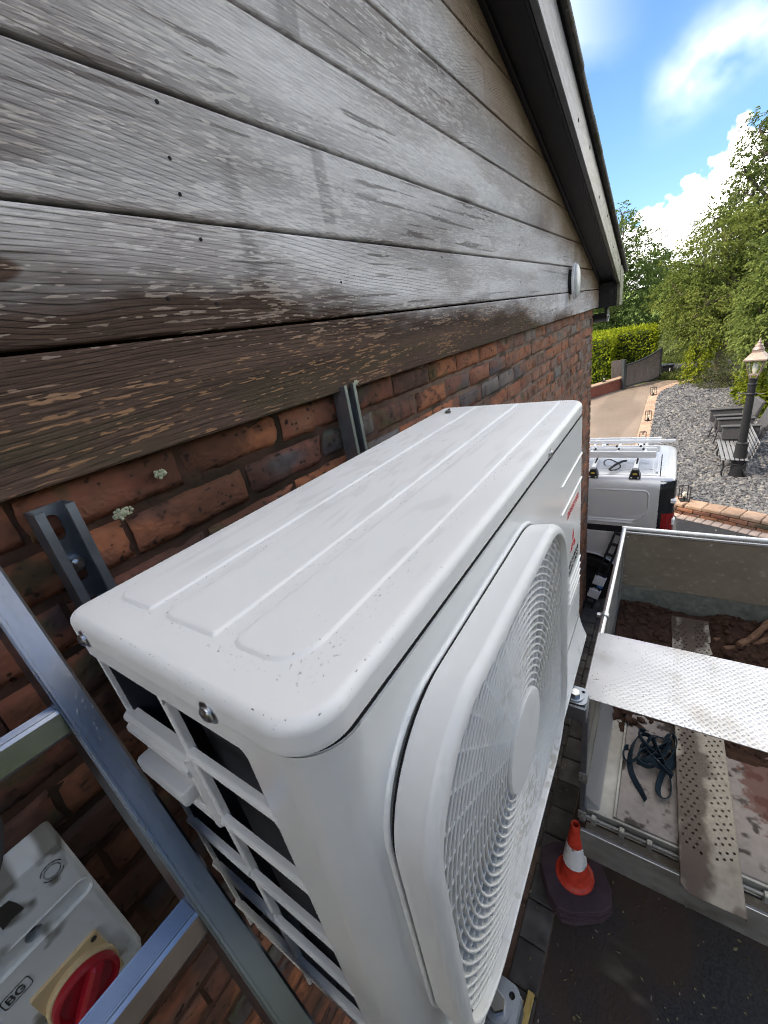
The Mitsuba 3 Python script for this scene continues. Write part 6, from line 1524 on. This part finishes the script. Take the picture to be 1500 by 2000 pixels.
def hedge(key, boxes, n, leaf, base, tip, seed):
    r = np.random.default_rng(seed); C, D, U, K = [], [], [], []
    for (x0, x1, y0, y1, z0, z1) in boxes:
        A_ = [(y1 - y0) * (z1 - z0), (y1 - y0) * (z1 - z0) * .3, (x1 - x0) * (z1 - z0), (x1 - x0) * (z1 - z0), (x1 - x0) * (y1 - y0)]
        for f_, ar_ in enumerate(A_):
            m = int(n * ar_); a, b = r.random(m), r.random(m)
            o = {0: (-1, 0, 0), 1: (1, 0, 0), 2: (0, -1, 0), 3: (0, 1, 0), 4: (0, 0, 1)}[f_]; o = np.array(o, float)
            x = x0 if f_ == 0 else x1 if f_ == 1 else x0 + a * (x1 - x0)
            y = y0 if f_ == 2 else y1 if f_ == 3 else y0 + (a if f_ < 2 else b) * (y1 - y0)
            z = z1 if f_ == 4 else z0 + b * (z1 - z0)
            c = np.column_stack([np.broadcast_to(x, m), np.broadcast_to(y, m), np.broadcast_to(z, m)]).astype(float)
            c += o * (r.normal(0, 0.045, m) - 0.02 + 0.09 * (meshkit.noise(c * 3.2 + seed) - 0.5))[:, None]
            k = np.clip(0.15 + 0.75 * r.random(m) + 0.35 * ((c[:, 2] - z0) / (z1 - z0) - 0.6), 0, 1)[:, None]
            C.append(c); D.append(o * 0.75 + 0.75 * r.normal(size=(m, 3)) + [0, 0, 0.25]); U.append(o * 0.8 + [0, 0, 0.7] + 0.5 * r.normal(size=(m, 3))); K.append(np.array(base) * (1 - k) + np.array(tip) * k)
    C, D, U, K = map(np.vstack, (C, D, U, K)); L = leaf * (0.7 + 0.6 * r.random(len(C)))
    g, col_ = leaves(C, D, U, L, L * 0.45, K, 0.12)
    obj('foliage', mikit.ply(g, 'm_laurel', color=col_), None, key)
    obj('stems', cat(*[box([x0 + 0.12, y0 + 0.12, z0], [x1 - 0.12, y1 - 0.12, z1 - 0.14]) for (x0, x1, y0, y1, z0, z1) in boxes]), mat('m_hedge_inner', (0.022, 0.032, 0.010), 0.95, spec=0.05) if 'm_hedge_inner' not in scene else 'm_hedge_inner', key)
hk = thing('laurel_hedge', 'clipped bright green laurel hedge beyond the low brick wall', 'hedge')
hedge(hk, [(20.35, 21.9, 0.66, 5.4, GZ, -1.50), (18.95, 20.35, 2.02, 5.2, GZ, -1.55)], 340, 0.11, (0.060, 0.100, 0.012), (0.30, 0.35, 0.024), 21)
tree('laurel_bush', 'bright yellow-green laurel at the end of the kerb', 'bush', [(17.75, -.68, -2.51, .36), (17.7, -.69, -3.0, .34), (17.9, -.79, -2.12, .30)], ((17.75, -.7, -3.3), 0.04), 700, 12, 0.080, (0.085, 0.120, 0.014), (0.24, 0.275, 0.03), 22, spread=0.14, mt='m_laurel')
tree('box_bush', 'dull olive bush at the back of the gravel', 'bush', [(17, -1.25, -2.98, .50), (16.4, -1.65, -2.90, .50), (16.75, -1.05, -3.15, .24), (17.2, -1.8, -2.8, .6)], ((16.8, -1.4, -3.3), 0.04), 520, 14, 0.055, (0.045, 0.058, 0.025), (0.125, 0.135, 0.065), 23, spread=0.16)
tree('laurel_bush', 'glossy yellow-green laurel behind the lamp post at right', 'bush', [(14, -1.90, -2.83, .45), (13, -1.98, -3.1, .38), (13.4, -2.15, -2.85, .46), (15, -1.86, -2.75, .33), (12.4, -2.3, -3.0, .40), (14.2, -2.5, -2.7, .6)], ((13.6, -2.2, -3.3), 0.05), 640, 12, 0.090, (0.075, 0.11, 0.014), (0.22, 0.26, 0.028), 24, spread=0.16, mt='m_laurel')
# unseen planting added to block low sky light on the open side
lobs = []
rr2 = np.random.default_rng(77)
for az in np.radians(np.arange(-172, -34, 11)):
    d_ = 10.5 + 1.5 * rr2.random()
    for hz2, R2 in ((-2.0, 1.7), (0.2, 1.8), (1.9, 1.5)):
        lobs.append((d_ * math.cos(az) + rr2.normal(0, .4), d_ * math.sin(az) + rr2.normal(0, .4), hz2 + rr2.normal(0, .4), R2))
g, col_ = crown(lobs, 34, 12, 0.30, (0.05, 0.085, 0.02), (0.14, 0.19, 0.05), 41, 0.6)
tag(obj('shrubbery', mikit.ply(g, 'm_leaf', color=col_)), 'added unseen mass of green trees and shrubs blocking low sky light on the open side of the yard', 'shrubbery', kind='stuff')
# fallen leaf scraps and grit on the asphalt
rl = np.random.default_rng(91); n = 260
lx_ = np.concatenate([0.5 + 2.2 * rl.random(n), 3.6 + 3.2 * rl.random(90)]); ly_ = np.concatenate([-1.2 + 1.75 * rl.random(n), -1.6 + 1.7 * rl.random(90)])
nl = len(lx_); kk = rl.random(nl)[:, None]
g, col_ = leaves(np.column_stack([lx_, ly_, np.where(ly_ > 0.32, GZ + 0.052, GZ + 0.004)]), np.column_stack([rl.normal(size=nl), rl.normal(size=nl), 0.12 * rl.random(nl)]), np.tile([0, 0, 1.0], (nl, 1)), 0.010 + 0.022 * rl.random(nl) ** 2, 0.007 + 0.012 * rl.random(nl) ** 2, np.array((0.10, 0.075, 0.04)) * (1 - kk) + np.array((0.40, 0.36, 0.22)) * kk, -0.1)
tag(obj('leaf_litter', mikit.ply(g, 'm_leaf', color=col_)), 'scattered pale leaf scraps and grit on the dark asphalt', 'litter', kind='stuff')
# long grass of the verge: one mass of blades
r = np.random.default_rng(31)
n = 26000
gx2 = 19.5 + 26 * r.random(n) ** 1.6; gy2 = -0.12 * (gx2 - 19) - 1.5 + (3.4 + 0.10 * (gx2 - 19)) * r.random(n)
onroad = Polygon([(19.3, -14), (19.3, -1.0), (20.3, 1.0), (22.5, 1.7), (26, 4), (29, 14), (32, 14), (28, 3), (23.6, 0.2), (23.3, -3), (23.6, -14)])
from shapely import contains_xy
keep = ~contains_xy(onroad, gx2, gy2) | ((np.hypot(gx2 - 20.5, gy2 - 0.05) < 0.75) & (gx2 > 19.9) & (gy2 < 0.35) )
keep &= ~contains_xy(con.buffer(0.05), gx2, gy2)
gx2, gy2 = gx2[keep], gy2[keep]; n = len(gx2)
c = np.column_stack([gx2, gy2, terrain(gx2, gy2)]); c[:, 2] = np.maximum(c[:, 2], GZ)
d = np.column_stack([r.normal(0, .35, n), r.normal(0, .35, n), np.ones(n)])
k = (0.6 * meshkit.noise(c * 0.8) + 0.4 * r.random(n))[:, None]
Lb = (0.10 + 0.20 * r.random(n)) * (1 + 0.02 * (gx2 - 20))
g, col_ = leaves(c, d, unit(n, r), Lb, 0.022 + 0.03 * r.random(n), np.array((0.065, 0.095, 0.025)) * (1 - k) + np.array((0.20, 0.235, 0.085)) * k, 0.2)
tag(obj('grass', mikit.ply(g, 'm_leaf', color=col_)), 'long green grass on the verges beyond the gate', 'grass', kind='stuff')
print('triangles', sum(len(meshkit.WRITTEN[d['filename']][1]) for d in scene.values() if isinstance(d, dict) and d.get('type') == 'ply'), 'entries', len(scene))
